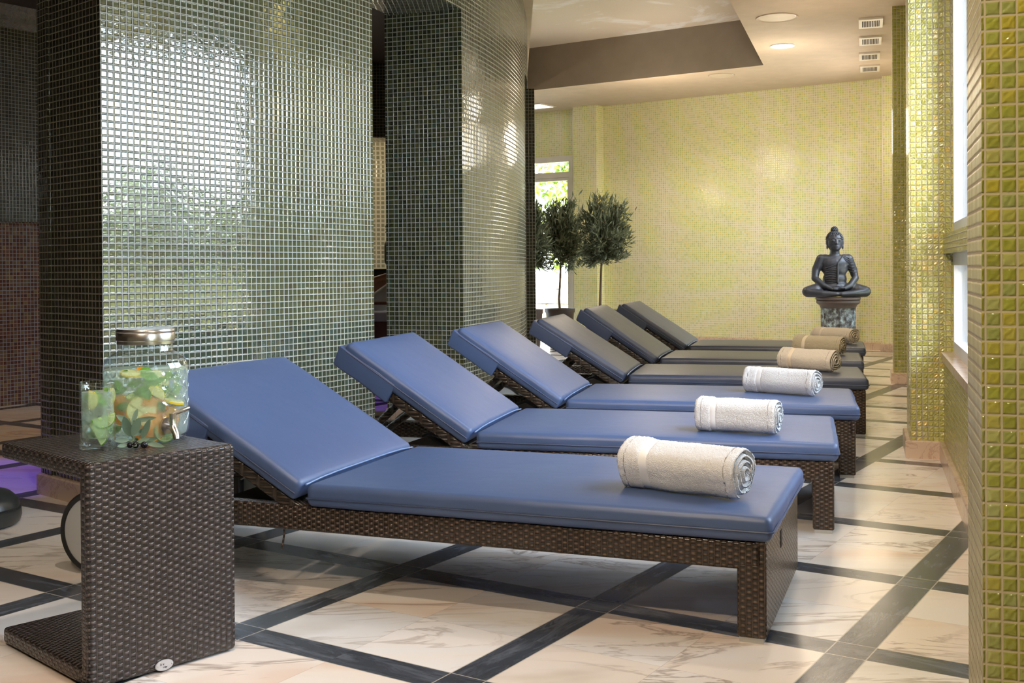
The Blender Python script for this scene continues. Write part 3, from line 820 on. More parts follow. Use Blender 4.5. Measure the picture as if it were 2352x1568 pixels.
hedge('garden_hedge', hp(2.3, -3.6), hp(12.0, -3.6), 0.9, 2.4, 9000, 0.15, 'leafy green garden hedge outside the farther windows')
bm = bmesh.new(); M_ = Matrix.Translation((*RW(-3, -5.4), 0)) @ Matrix.Rotation(TH_R, 4, 'Z'); add_box(bm, -7, 14, -0.15, 0.15, 0, 1.2, M_)
tag(obj('garden_wall', bm, M_stonewall, smooth=False), 'pale rendered garden wall behind the hedge outside the side windows', 'wall')
dp = lambda t, o: FW(t, o)
hedge('garden_hedge', dp(tdoorL - 1.4, -3.2), dp(tdoor + 1.6, -3.2), 0.8, 2.2, 7000, 0.13, 'sunlit green and yellow hedge seen through the garden door behind the potted trees', 0.9)
bm = bmesh.new(); M_ = Matrix.Translation((*dp(tdoor - 0.6, -2.4), 0)) @ Matrix.Rotation(TH_F, 4, 'Z')
for r_ in range(4):
    x = -2.4 - (r_ % 2) * 0.2
    while x < 2.4:
        w_ = random.uniform(0.3, 0.55); add_rbox(bm, x + .008, x + w_ - .008, -0.18, 0.18, r_ * 0.25 - 0.1 + .008, r_ * 0.25 + 0.15 - .008, 0.03, M=M_, k=1); x += w_
tag(obj('garden_stone_wall', bm, M_stonewall), 'low pale stone garden wall seen through the glass door', 'wall')

# ---------------------------------------------------------------- ceiling lamps and vents
lamp_spots = [
    (1785, 40, 'recessed', 'round recessed ceiling lamp nearest the camera, above the coffer corner'),
    (1797, 105, 'lit', 'round white ceiling lamp, the flush bright disc between two hollow ones'),
    (1657, 173, 'recessed', 'round recessed ceiling lamp on the strip beside the pale green wall'),
]
M_glow = emit('lamp_and_fill_glow', (1.0, 0.93, 0.82), 3.0)
M_recess = simple('lamp_recess', (0.66, 0.56, 0.44), 0.5)
for (x, y, kind_, lab) in lamp_spots:
    p = at_h(x, y, HC); r = 0.16 if kind_ == 'recessed' else 0.10
    if kind_ == 'recessed' and x < 1700: r = 0.13
    root = tag(empty('ceiling_lamp', (p.x, p.y, HC)), lab, 'lamp', 'ceiling lamps')
    bm = bmesh.new(); add_lathe(bm, [(r, -0.001), (r + 0.02, -0.008), (r + 0.022, -0.001)], 40, cap=False)
    obj('lamp_rim', bm, M_white if kind_ == 'lit' else M_ceil, root)
    if kind_ == 'recessed':
        bm = bmesh.new(); add_lathe(bm, [(r, -0.0015), (r * .97, 0.0), (r * 0.9, 0.04), (r * .62, 0.085), (r * 0.3, 0.10)], 40)
        obj('reflector', bm, M_recess, root)
    else:
        bm = bmesh.new(); add_lathe(bm, [(0.0001, -0.009), (r, -0.009), (r, -0.002)], 40, cap=False)
        obj('diffuser', bm, M_glow, root)
for k, (x, y) in enumerate(((2000, 50), (1999, 91), (1997, 127), (1998, 155))):
    p = at_h(x, y, HC)
    where = ['nearest the camera', 'second from the camera', 'third from the camera', 'farthest, closest to the yellow-green wall']
    root = tag(empty('ceiling_vent', (p.x, p.y, HC - 0.001), TH_R - pi / 2), 'white slotted ceiling vent, ' + where[k] + ' in the row of four', 'vent', 'slotted vents in the ceiling')
    w_, d_ = 0.102, 0.19
    bm = bmesh.new(); add_box(bm, -w_, w_, -d_, d_, -0.018, 0.0)
    obj('vent_plate', bm, M_cream, root, smooth=False)
    bm = bmesh.new()
    for i in range(11):
        xx = -0.070 + 0.014 * i; add_box(bm, xx - 0.0042, xx + 0.0042, -d_ * .66, d_ * .66, -0.0198, -0.018)
    obj('vent_slots', bm, M_darkslot, root, smooth=False)
p = at_h(1262, 244, HC)
root = tag(empty('ceiling_panel_lamp', (p.x - 0.25, p.y, HC), TH_F), 'flat rectangular ceiling lamp panel near the garden door', 'lamp')
bm = bmesh.new(); add_box(bm, -0.45, 0.28, -0.2, 0.2, -0.012, -0.001); obj('frame', bm, M_cream, root, smooth=False)
bm = bmesh.new(); add_box(bm, -0.42, 0.25, -0.17, 0.17, -0.014, -0.012); obj('diffuser', bm, emit('panel_glow', (1, .95, .86), 1.6), root, smooth=False)

WARM = (1.0, 0.84, 0.64)
p1 = at_h(1797, 105, HC)
light('POINT', 'lamp_light', (p1.x, p1.y, HC - 0.45), 8, WARM, 0.14)
for (x, y, e, c) in ((-0.5, 2.2, 90, (1.0, .83, .66)), (1.3, 4.5, 60, (1.0, .90, .78)), (2.1, 6.2, 40, (1.0, .88, .74)), (2.2, 7.6, 36, WARM), (3.3, 10.6, 38, WARM), (1.4, 13.0, 50, WARM), (-0.2, 0.3, 40, (1, .86, .7))):
    light('SPOT', 'downlight_and_fill', (x, y, HC - 0.03), e, c, 0.06, (0, 0, 0), radians(150), 0.8)  # the pair over the middle loungers is added to brighten the towels
for (x, y, e) in ((2.5, 9.2, 6), (1.6, 12.6, 14), (3.9, 12.0, 6)):
    light('POINT', 'lamp_and_fill_glow', (x, y, HC - 0.75), e * 1.9, WARM, 0.25)  # added mid-air fill lights that brighten the ceiling, no fixture of their own
def aim(loc, target):
    return (Vector(target) - Vector(loc)).to_track_quat('-Z', 'Y').to_euler()
for loc_, tgt, e, an in (((-1.4, -0.2, 3.0), (2.3, 7.2, 0.4), 330, 40), ((-1.0, 0.2, 3.05), (0.6, 3.4, 0.0), 170, 75), ((0.2, 4.3, 3.05), (2.7, 8.0, 0.4), 230, 40)):
    light('SPOT', 'fill_spot', loc_, e, (1.0, 0.80, 0.58), 0.06, aim(loc_, tgt), radians(an), 0.8)  # added warm fill for the camera-facing sides, no such fixtures in the room
light('SPOT', 'pool_hall_light', (-3.2, 6.9, 2.95), 50, (1.0, 0.58, 0.25), 0.08, (0, 0, 0), radians(62), 0.6)
light('SPOT', 'violet_light', (-2.55, 5.35, 2.9), 150, (0.18, 0.08, 1.0), 0.05, (0, 0, 0), radians(26), 0.4)
light('SPOT', 'violet_light', (-0.98, 8.3, 2.9), 90, (0.25, 0.10, 1.0), 0.05, (0, 0, 0), radians(22), 0.4)
light('POINT', 'pool_hall_glow', (-2.2, 11.3, 2.2), 30, (1.0, 0.85, 0.6), 0.15)

# ---------------------------------------------------------------- sun loungers
LW, UH, LB, HM = 0.771, 1.387, 0.650, 0.340
FH0, FH1 = 0.192, 0.270
def slope_pt(u, off, phi):                    # along the backrest: u from the hinge, off below its top plane
    return (UH + u * cos(phi) + off * sin(phi), HM + u * sin(phi) - off * cos(phi))
def make_lounger(idx, label, vin, phi):
    root = tag(empty('sun_lounger'), label, 'sun lounger', 'sun loungers in a row')
    X = lambda u: -u
    # woven frame
    bm = bmesh.new()
    add_rbox(bm, X(2.13), X(0.0), 0.0, 0.055, FH0, FH1, 0.012, (1, 1, 1))
    add_rbox(bm, X(2.13), X(0.0), LW - 0.075, LW - 0.02, FH0, FH1, 0.012, (1, 1, 1))
    add_rbox(bm, X(2.16), X(2.09), 0.002, LW - 0.022, FH0, FH1 - 0.001, 0.03, (1, 1, 1))
    add_rbox(bm, X(1.40), X(1.34), 0.05, LW - 0.07, FH0 + .01, FH1 - 0.006, 0.01, (1, 1, 1))
    obj('frame', bm, M_weave, root)
    bm = bmesh.new(); add_rbox(bm, X(0.03), X(-0.004), 0.0, LW - 0.02, 0.012, FH1 + 0.001, 0.008, (1, 1, 1))
    fp = obj('foot_panel', bm, M_weave, root)
    bm = bmesh.new(); add_rbox(bm, 0.0032, 0.0058, 0.30, 0.33, 0.185, 0.235, 0.0012, k=1)
    obj('hand_slot', bm, M_darkslot, fp)
    for y0 in (0.0, LW - 0.075):
        bm = bmesh.new(); add_rbox(bm, X(0.074), X(-0.002), y0 - 0.001, y0 + 0.056, 0.012, FH0 + 0.02, 0.010)
        lg = obj('leg', bm, M_weave, root)
        bm = bmesh.new(); add_box(bm, X(0.068), X(0.004), y0 + 0.004, y0 + 0.05, 0.0, 0.013)
        obj('foot_cap', bm, M_disc, lg, smooth=False)
    # legs and wheels at the head end
    for y0, yw in ((0.012, -0.030), (LW - 0.075, LW - 0.012)):
        bm = bmesh.new(); add_rbox(bm, X(2.155), X(2.105), y0, y0 + 0.04, 0.11, FH0 + 0.02, 0.008)
        obj('leg', bm, M_black, root)
        wz = 0.137
        My = Matrix.Translation((X(2.165), yw, wz)) @ Matrix.Rotation(radians(90), 4, 'X')
        bm = bmesh.new(); add_lathe(bm, [(0.117, -0.014), (0.130, -0.016), (0.137, -0.008), (0.137, 0.008), (0.130, 0.016), (0.117, 0.014), (0.117, -0.014)], 48, My, cap=False)
        wh = obj('wheel', bm, M_tyre, root)
        bm = bmesh.new(); add_lathe(bm, [(0.0001, -0.010), (0.118, -0.010), (0.118, 0.010), (0.0001, 0.010)], 40, My, cap=False)
        obj('hub', bm, M_disc, wh)
    # seat mattress
    def puff(p, f, L_=UH):
        cx = max(0.0, 1 - (2 * f[0] - 1) ** 6); cy = max(0.0, 1 - (2 * f[1] - 1) ** 4)
        if f[2] > 0.5: p.z += 0.010 * cx * cy * (f[2] - .5) * 2
        if f[1] < 0.06 or f[1] > 0.94 or f[0] < 0.03 or f[0] > 0.97:
            w = noise.noise(Vector((p.x * 9 + idx, p.y * 9, p.z * 20))) * 0.004
            p.y += w * (1 if f[1] > .5 else -1); p.x += w
        return p
    c = 0.0
    bm = bmesh.new()
    add_rbox(bm, X(UH - 0.006), X(-0.022), -0.014, LW + 0.004, FH1, HM, 0.022, (26, 14, 1), fn=puff, k=4)
    seat = obj('seat_mattress', bm, vin, root, angle=180)
    bm = bmesh.new()
    zz = (FH1 + HM) / 2 - 0.006
    ring_ = [(X(UH - .01), -0.0155, zz), (X(-0.012), -0.0155, zz), (X(-0.0235), -0.004, zz), (X(-0.0235), LW - 0.006, zz), (X(-0.012), LW + .0055, zz), (X(UH - .01), LW + 0.0055, zz)]
    add_tube(bm, ring_, 0.0026, 6); obj('seam', bm, M_pipe, seat)
    bm = bmesh.new(); add_tube(bm, [(X(UH + .001), 0.004 + (LW - 0.020) * k / 8, HM - 0.004 + 0.009 * (1 - (2 * k / 8 - 1) ** 4)) for k in range(9)], 0.0030, 6)
    obj('crease_piping', bm, M_crease, seat)
    # backrest: local frame b with x towards the head, z up out of the pad
    B = Matrix.Translation((X(UH), 0, HM)) @ Matrix.Rotation(pi, 4, 'Z') @ Matrix.Rotation(-phi, 4, 'Y') @ Matrix.Scale(-1, 4, (0, 1, 0))
    bm = bmesh.new()
    add_rbox(bm, 0.004, LB, -0.014, LW + 0.004, -0.070, 0.0, 0.022, (14, 14, 1), M=B, fn=puff, k=4)
    back = obj('backrest_mattress', bm, vin, root, angle=180)
    bm = bmesh.new(); zz = -0.040
    add_tube(bm, [B @ Vector(q) for q in ((0.01, -0.0155, zz), (LB - .02, -0.0155, zz))], 0.0026, 6)
    obj('seam', bm, M_pipe, back)
    hood = 0.275
    def hoodfn(p, f):
        # pointed, slightly sagging outer end
        if f[0] > 0.8: p.x += 0.018 * max(0.0, f[2]) ** 0.7 * min(1, (f[0] - .8) / .15)
        w = noise.noise(Vector((p.x * 14, p.y * 5 + idx, p.z * 14))) * 0.004
        p.z += w; 
        return p
    bm = bmesh.new()
    add_rbox(bm, LB - hood, LB + 0.003, -0.0165, LW + 0.0065, -0.118, -0.030, 0.008, (5, 14, 2), M=B, fn=hoodfn, k=4)
    cov = obj('headrest_cover', bm, vin, root, angle=180)
    bm = bmesh.new()
    add_rbox(bm, -0.03, LB - 0.02, 0.004, 0.048, -0.113, -0.071, 0.010, M=B)
    add_rbox(bm, -0.03, LB - 0.02, LW - 0.07, LW - 0.026, -0.113, -0.071, 0.010, M=B)
    add_rbox(bm, LB - 0.09, LB - 0.05, 0.04, LW - 0.06, -0.112, -0.073, 0.010, M=B)
    obj('backrest_frame', bm, M_wrap, root)
    bm = bmesh.new(); add_box(bm, 0.0, LB - 0.05, 0.046, LW - 0.068, -0.080, -0.0715, B)
    obj('backrest_board', bm, M_black, root, smooth=False)
    # support bars, brackets and the grey board below the hinge
    for y in (0.17, LW - 0.19):
        bm = bmesh.new()
        a = B @ Vector((0.36, y, -0.10)); b = Vector((X(2.02), y, FH0 + 0.03))
        add_tube(bm, [a, a.lerp(b, .5) + Vector((0, 0, -0.015)), b], 0.017, 10)
        st = obj('support_bar', bm, M_wrap, root)
        bm = bmesh.new(); add_ell(bm, a + Vector((0.0, -0.02, 0.0)), (0.009, 0.006, 0.009)); obj('bolt', bm, M_steel, st)
        bm = bmesh.new()
        P_ = [(X(1.62), .30), (X(1.80), .235), (X(1.80), .20), (X(1.45), .20), (X(1.45), .25)]
        f1 = [bm.verts.new((px_, y - 0.055, pz)) for px_, pz in P_]; f2 = [bm.verts.new((px_, y - 0.045, pz)) for px_, pz in P_]
        bm.faces.new(f1[::-1]); bm.faces.new(f2)
        for k in range(5): bm.faces.new((f1[k], f1[(k + 1) % 5], f2[(k + 1) % 5], f2[k]))
        obj('rack_bracket', bm, M_black, root, smooth=False)
    bm = bmesh.new(); add_box(bm, X(1.72), X(1.46), LW - 0.10, LW - 0.09, 0.20, 0.335)
    obj('grey_plate', bm, M_plate, root, smooth=False)
    if idx == 0:
        bm = bmesh.new(); add_tube(bm, [(X(1.476), 0.02, FH0 + .01), (X(1.474), 0.015, FH0 - 0.02), (X(1.48), 0.01, FH0 - 0.065)], 0.003, 6)
        obj('release_pin', bm, M_weave, root)
    return root
LOUNGERS = [(0.661, 2.932, 0.358, 0.529), (1.188, 4.135, 0.257, 0.584), (1.602, 5.217, 0.252, 0.586), (2.051, 6.482, 0.235, 0.560), (2.391, 7.655, 0.274, 0.595), (2.794, 8.883, 0.285, 0.575)]
LLAB = ['bright blue vinyl sun lounger nearest the camera, its woven foot panel in full view',
        'bright blue vinyl sun lounger second from the camera, behind the nearest one',
        'blue vinyl sun lounger third from the camera, before the tiled central wall',
        'warm-lit grey-blue vinyl sun lounger fourth from the camera, with the potted trees behind its headrest',
        'warm-lit grey-blue vinyl sun lounger fifth from the camera, carrying the olive-beige towel',
        'warm-lit grey-blue vinyl sun lounger farthest from the camera, in front of the statue pedestal']
lroots = []
for i, (x, y, a, ph) in enumerate(LOUNGERS):
    r = make_lounger(i, LLAB[i], M_blue if i < 3 else M_blue_warm, ph)
    r.location = (x, y, 0); r.rotation_euler = (0, 0, -a); lroots.append(r)

# ---------------------------------------------------------------- rolled towels
def make_towel(idx, pL, pR, R, mat, band, label, end_open=0.0, band_at=0.24):
    """pL, pR: pixels of the two ends of the line where the roll touches the mattress; R: radius"""
    h = HM + 0.0112
    A_, B_ = at_h(*pL, h), at_h(*pR, h)
    d = (B_ - A_); L_ = d.length; ang = atan2(d.y, d.x)
    root = tag(empty('rolled_towel', (A_.x, A_.y, h), ang), label, 'towel', 'rolled towels on the loungers')
    turns, lay = 3.6, R / 4.1
    NT_, NL = 240, 96
    flat_ = 0.93
    bm = bmesh.new()
    def rad_(t): return lay * 0.55 + (R - lay * 0.55) * (t ** 0.9)
    def section(t, k, off):
        a = -pi * 0.62 - turns * 2 * pi * (1 - t)
        r = rad_(t) + off
        w = 1 + 0.045 * sin(3 * a + idx) + 0.03 * sin(5 * a + 2 * idx)
        yy = R + r * cos(a) * w * 1.03; zz = R * flat_ + r * sin(a) * w * flat_
        return yy, zz
    outer, inner = [], []
    for i in range(NT_ + 1):
        t = i / NT_; o_, n_ = [], []
        for j in range(NL + 1):
            f = j / NL; x = f * L_
            ends = min(f, 1 - f) * L_
            rnd = 0.0 if ends > 0.012 else -(1 - sqrt(max(0, 1 - (1 - ends / 0.012) ** 2))) * 0.010
            stick = (0.010 * (1 - t) - 0.006) * (1 if f > 0.5 else -1) * (0 if ends > 0.03 else 1)
            inb = 1.0 - min(1.0, max(0.0, 1.5 - abs(f - band_at) / 0.034))
            nz = (noise.noise(Vector((x * 240, t * 620, idx))) * 0.0022 + noise.noise(Vector((x * 95, t * 230, idx))) * 0.0016) * (inb if t > .7 else .4) + noise.noise(Vector((x * 9, t * 14, idx))) * 0.005
            bnd = -0.0046 * (1 - inb) + (0.0030 if f < band_at - .04 else 0.0)
            if t < 0.72: bnd = 0
            yy, zz = section(t, j, lay * 0.36 + rnd + nz + bnd); fz = noise.noise(Vector((t * 160, f * 3, idx * 3.1))) * 0.003 if ends < 0.01 else 0
            o_.append(bm.verts.new((x + stick + fz, yy, max(0.0, zz))))
            yy, zz = section(t, j, -lay * 0.40 - rnd)
            n_.append(bm.verts.new((x + stick - fz, yy, max(0.002, zz))))
        outer.append(o_); inner.append(n_)
    for i in range(NT_):
        for j in range(NL):
            bm.faces.new((outer[i][j], outer[i + 1][j], outer[i + 1][j + 1], outer[i][j + 1]))
            bm.faces.new((inner[i][j], inner[i][j + 1], inner[i + 1][j + 1], inner[i + 1][j]))
        bm.faces.new((outer[i][0], inner[i][0], inner[i + 1][0], outer[i + 1][0]))
        bm.faces.new((outer[i][NL], outer[i + 1][NL], inner[i + 1][NL], inner[i][NL]))
    for j in range(NL):
        bm.faces.new((outer[NT_][j], inner[NT_][j], inner[NT_][j + 1], outer[NT_][j + 1]))
        bm.faces.new((outer[0][j], outer[0][j + 1], inner[0][j + 1], inner[0][j]))
    obj('terry_roll', bm, mat, root, angle=180)
    # smooth woven band lying in the pile
    bm = bmesh.new(); rows = []
    for i in range(int(NT_ * 0.76), NT_ + 1):
        t = i / NT_; row = []
        for j in range(5):
            x = L_ * (band_at - 0.042 + 0.084 * j / 4)
            yy, zz = section(t, 0, lay * 0.36 + 0.0006 - (0.004 if j in (0, 4) else 0.0015) + noise.noise(Vector((x * 9, t * 14, idx))) * 0.005); row.append(bm.verts.new((x, yy, max(0.0005, zz))))
        rows.append(row)
    for a_, b_ in zip(rows, rows[1:]):
        for j in range(4): bm.faces.new((a_[j], b_[j], b_[j + 1], a_[j + 1]))
    obj('woven_band', bm, band, root, angle=180)
    return root
TOWELS = [((1415, 1119), (1688, 1154), 0.076, M_tw, M_band, 'thick white rolled towel on the nearest lounger, warm light on its side'),
          ((1592, 989), (1782, 1001), 0.070, M_tw, M_band, 'white rolled towel on the second lounger from the camera'),
          ((1703, 899), (1866, 911), 0.068, M_tw, M_band, 'white rolled towel on the third lounger from the camera'),
          ((1783, 846), (1908, 855), 0.068, M_tb3, M_bandb, 'pale beige rolled towel on the fourth lounger, behind the white ones'),
          ((1818, 810), (1930, 815), 0.068, M_tb2, M_bandb, 'olive-beige rolled towel on the fifth lounger, second from the pedestal'),
          ((1862, 784), (1952, 790), 0.068, M_tb, M_bandb, 'beige rolled towel on the farthest lounger, directly below the pedestal')]
for i, (a, b, R_, m1, m2, lab) in enumerate(TOWELS): make_towel(i, a, b, R_, m1, m2, lab)

# ---------------------------------------------------------------- woven side table
TT = 0.542; TK = 0.042
PL, PR = Vector((-1.004, 2.628)), Vector((-0.730, 2.918))
tx = (PR - PL).normalized(); TWD = (PR - PL).length; TDP = 0.50
tang = atan2(tx.y, tx.x)
table = tag(empty('woven_side_table', (PL.x, PL.y, 0), tang), 'dark brown woven C-shaped side table in the left foreground', 'side table')
bm = bmesh.new(); add_rbox(bm, 0, TWD, 0.002, TDP, TT - TK, TT, 0.010); obj('table_top', bm, M_weave_t, table)
bm = bmesh.new(); add_rbox(bm, 0, TWD, 0.002, TDP, 0.006, TK + 0.006, 0.010); obj('base', bm, M_weave_t, table)
bm = bmesh.new(); add_rbox(bm, -0.001, TWD + 0.001, -0.001, TK + 0.006, 0.004, TT + 0.001, 0.012); pan = obj('upright_panel', bm, M_weave_t, table)
# oval maker's plate low on the panel
pq = None
rr_ = ray(376, 1526); n2 = Vector((tx.y, -tx.x, 0)); P3 = Vector((PL.x, PL.y, 0))
tt_ = (P3 - CAMLOC).dot(n2) / rr_.dot(n2); hit = CAMLOC + rr_ * tt_
lu = Vector((hit.x - PL.x, hit.y - PL.y)).dot(tx); lz = hit.z
bm = bmesh.new(); Mp = Matrix.Translation((lu, -0.002, lz)) @ Matrix.Rotation(radians(90), 4, 'X') @ Matrix.Diagonal((1, 0.56, 1, 1))
add_lathe(bm, [(0.0001, 0.003), (0.0225, 0.0035), (0.0245, 0.0015), (0.0245, 0.0)], 40, Mp, cap=False)
plate = obj('maker_plate', bm, simple('plate_metal', (0.62, 0.63, 0.66), 0.3, 0.6), pan); plate['label'] = 'small oval silver plate'
for dx in (-0.019, 0.019):
    bm = bmesh.new(); add_ell(bm, (lu + dx, -0.0062, lz), (0.0022, 0.0015, 0.0022), u=8, v=6); obj('rivet', bm, M_steel, plate)
def text(name, body, size, M_, mat, parent):
    cu = bpy.data.curves.new(name, 'FONT'); cu.body = body; cu.size = size; cu.extrude = 0.0002; cu.align_x = 'CENTER'
    t_ = bpy.data.objects.new(name, cu); COL.objects.link(t_)
    bpy.context.view_layer.update()
    me = bpy.data.meshes.new_from_object(t_.evaluated_get(bpy.context.evaluated_depsgraph_get()))
    bpy.data.objects.remove(t_); me.transform(M_); me.materials.clear(); me.materials.append(mat)
    o = bpy.data.objects.new(name, me); COL.objects.link(o); o.parent = parent; return o
Rx = Matrix.Rotation(radians(90), 4, 'X')
text('lettering', 'k v', 0.009, Matrix.Translation((lu - 0.007, -0.0058, lz + 0.001)) @ Rx, M_black, plate)
text('lettering', 'rnlgv', 0.006, Matrix.Translation((lu + 0.001, -0.0058, lz - 0.006)) @ Rx, M_black, plate)

def on_table(x, y, h=TT + 0.001): return at_h(x, y, h)

# ---------------------------------------------------------------- drinks
def glassm(name, tint, bumpf=None, base=0.10):
    t = NT(name); nm = None
    co = t.n('TexCoord').outputs['Object']
    if bumpf: nm = bumpf(t, co)
    g = t.n('BsdfGlossy'); g.inputs['Roughness'].default_value = 0.03; g.inputs[0].default_value = (1, 1, 1, 1)
    tr = t.n('BsdfTransparent'); tr.inputs[0].default_value = (*tint, 1)
    lw = t.n('LayerWeight'); lw.inputs[0].default_value = base
    if nm is not None: t.L(nm, g.inputs['Normal']); t.L(nm, lw.inputs['Normal'])
    mx = t.n('MixShader'); t.L(t.math('MULTIPLY', lw.outputs['Facing'], 0.55), mx.inputs[0])
    lw.inputs[0].default_value = 0.35
    t.L(tr.outputs[0], mx.inputs[1]); t.L(g.outputs[0], mx.inputs[2]); t.L(mx.outputs[0], t.out.inputs[0]); return t.m
def diamonds(t, co):
    sep = t.n('SeparateXYZ'); t.L(co, sep.inputs[0])
    an = t.math('ARCTAN2', sep.outputs[1], sep.outputs[0]); a = t.math('MULTIPLY', an, 9 / (2 * pi)); z = t.math('DIVIDE', sep.outputs[2], 0.075)
    cz = t.math('MULTIPLY', t.math('COSINE', t.math('MULTIPLY', z, 2 * pi)), 0.25)
    s1 = t.math('ABSOLUTE', t.math('SUBTRACT', t.math('FRACT', t.math('ADD', t.math('ADD', a, cz), 50)), 0.5))
    s2 = t.math('ABSOLUTE', t.math('SUBTRACT', t.math('FRACT', t.math('ADD', t.math('SUBTRACT', a, cz), 50)), 0.5))
    l1 = t.math('SUBTRACT', 1, t.math('MULTIPLY', t.math('MINIMUM', s1, s2), 9), clamp=True)
    zm = t.math('MULTIPLY', t.math('LESS_THAN', sep.outputs[2], 0.19), t.math('GREATER_THAN', sep.outputs[2], 0.035))
    sw = t.noise(co, 70, 2)
    return t.bump(t.math('ADD', t.math('MULTIPLY', l1, zm), t.math('MULTIPLY', t.math('MULTIPLY', sw, 0.8), zm)), 1.0, 0.004)
M_jar = glassm('embossed_glass', (0.94, 0.98, 0.97), diamonds)
def wavy(t, co): return t.bump(t.noise(co, 28, 2), 0.6, 0.01)
M_gl = glassm('clear_tumbler_glass', (0.96, 0.99, 0.97), wavy)
def waterm():
    t = NT('iced_water'); co = t.n('TexCoord').outputs['Object']
    tr = t.n('BsdfTransparent'); tr.inputs[0].default_value = (0.92, 0.98, 0.95, 1)
    tl = t.n('BsdfTranslucent'); tl.inputs[0].default_value = (0.66, 0.72, 0.66, 1)
    df = t.n('BsdfDiffuse'); df.inputs[0].default_value = (0.60, 0.64, 0.58, 1)
    a = t.n('AddShader'); t.L(tl.outputs[0], a.inputs[0]); t.L(df.outputs[0], a.inputs[1])
    mx = t.n('MixShader'); t.L(t.math('ADD', 0.09, t.math('MULTIPLY', t.noise(co, 30, 4), 0.26)), mx.inputs[0])
    t.L(tr.outputs[0], mx.inputs[1]); t.L(a.outputs[0], mx.inputs[2]); t.L(mx.outputs[0], t.out.inputs[0]); return t.m
M_water = waterm()
def fruit(name, rind, flesh, core):
    t = NT(name); co = t.n('TexCoord').outputs['Generated']
    uvn = t.n('UVMap').outputs[0]; sep = t.n('SeparateXYZ'); t.L(uvn, sep.inputs[0])
    seg = t.math('ABSOLUTE', t.math('SUBTRACT', t.math('FRACT', t.math('MULTIPLY', sep.outputs[0], 9)), 0.5))
    line = t.math('GREATER_THAN', seg, 0.44)
    c = t.mix(line, flesh, core)
    c = t.mix(t.math('GREATER_THAN', sep.outputs[1], 0.86), c, core)
    c = t.mix(t.math('GREATER_THAN', sep.outputs[1], 0.93), c, rind)
    d = t.bsdf(c, 0.3); tl = t.n('BsdfTranslucent'); t.L(c, tl.inputs[0])
    mx = t.n('MixShader'); mx.inputs[0].default_value = 0.5
    t.L(d.outputs[0], mx.inputs[1]); t.L(tl.outputs[0], mx.inputs[2]); t.L(mx.outputs[0], t.out.inputs[0]); return t.m
M_lemon = fruit('lemon_slice', (0.90, 0.72, 0.04), (0.85, 0.82, 0.40), (0.92, 0.90, 0.70))
M_lime = fruit('lime_slice', (0.20, 0.42, 0.03), (0.62, 0.74, 0.30), (0.80, 0.86, 0.58))
M_orange = fruit('orange_slice', (0.95, 0.36, 0.01), (1.0, 0.45, 0.02), (1.0, 0.66, 0.20))
M_mint = leafm('mint_leaves', (0.06, 0.20, 0.01), (0.18, 0.40, 0.04))
def add_slice(bm, r, th, M_, frac=1.0, seg=28):
    uvl = bm.loops.layers.uv.verify(); nseg = max(6, int(seg * frac))
    rings = {}
    for s, z in ((0, -th / 2), (1, th / 2)):
        for k, rr2 in enumerate((0.0, 0.5, 0.86, 0.93, 1.0)):
            rings[s, k] = [bm.verts.new(M_ @ Vector((r * rr2 * cos(2 * pi * frac * i / nseg), r * rr2 * sin(2 * pi * frac * i / nseg), z))) for i in range(nseg + 1)]
    rads = (0.0, 0.5, 0.86, 0.93, 1.0)
    def q(a, b, c_, d, uvs):
        f = bm.faces.new((a, b, c_, d)); f.tag = True
        for l, u_ in zip(f.loops, uvs): l[uvl].uv = u_
    for s in (0, 1):
        for k in range(4):
            for i in range(nseg):
                u0, u1 = frac * i / nseg, frac * (i + 1) / nseg
                q(rings[s, k][i], rings[s, k + 1][i], rings[s, k + 1][i + 1], rings[s, k][i + 1], ((u0, rads[k]), (u0, rads[k + 1] - .001), (u1, rads[k + 1] - .001), (u1, rads[k])))
    for i in range(nseg):
        q(rings[0, 4][i], rings[0, 4][i + 1], rings[1, 4][i + 1], rings[1, 4][i], ((0, .99),) * 4)
    if frac < 1:
        for i in (0, nseg):
            for k in range(4):
                q(rings[0, k][i], rings[1, k][i], rings[1, k + 1][i], rings[0, k + 1][i], ((0.05, .5),) * 4)
def add_leaf(bm, base, d, length, width, up=Vector((0, 0, 1)), curl=0.15, n=6, crinkle=0.0):
    d = Vector(d).normalized(); side = d.cross(up)
    if side.length < 1e-3: side = Vector((1, 0, 0))
    side.normalize(); nn = side.cross(d).normalized(); rows = []
    for i in range(n + 1):
        f = i / n; w = width * 0.5 * (sin(pi * min(1, f * 0.96 + 0.02)) ** 0.75)
        c = base + d * length * f + nn * (curl * length * (f - f * f) * -1.2 + crinkle * sin(f * 20) * .3)
        rows.append([bm.verts.new(c - side * w + nn * w * 0.35), bm.verts.new(c), bm.verts.new(c + side * w + nn * w * 0.35)])
    for a, b in zip(rows, rows[1:]):
        for j in range(2): bm.faces.new((a[j], a[j + 1], b[j + 1], b[j]))
def T3(x, y, z, rx=0, ry=0, rz=0):
    return Matrix.Translation((x, y, z)) @ Matrix.Rotation(rz, 4, 'Z') @ Matrix.Rotation(ry, 4, 'Y') @ Matrix.Rotation(rx, 4, 'X')

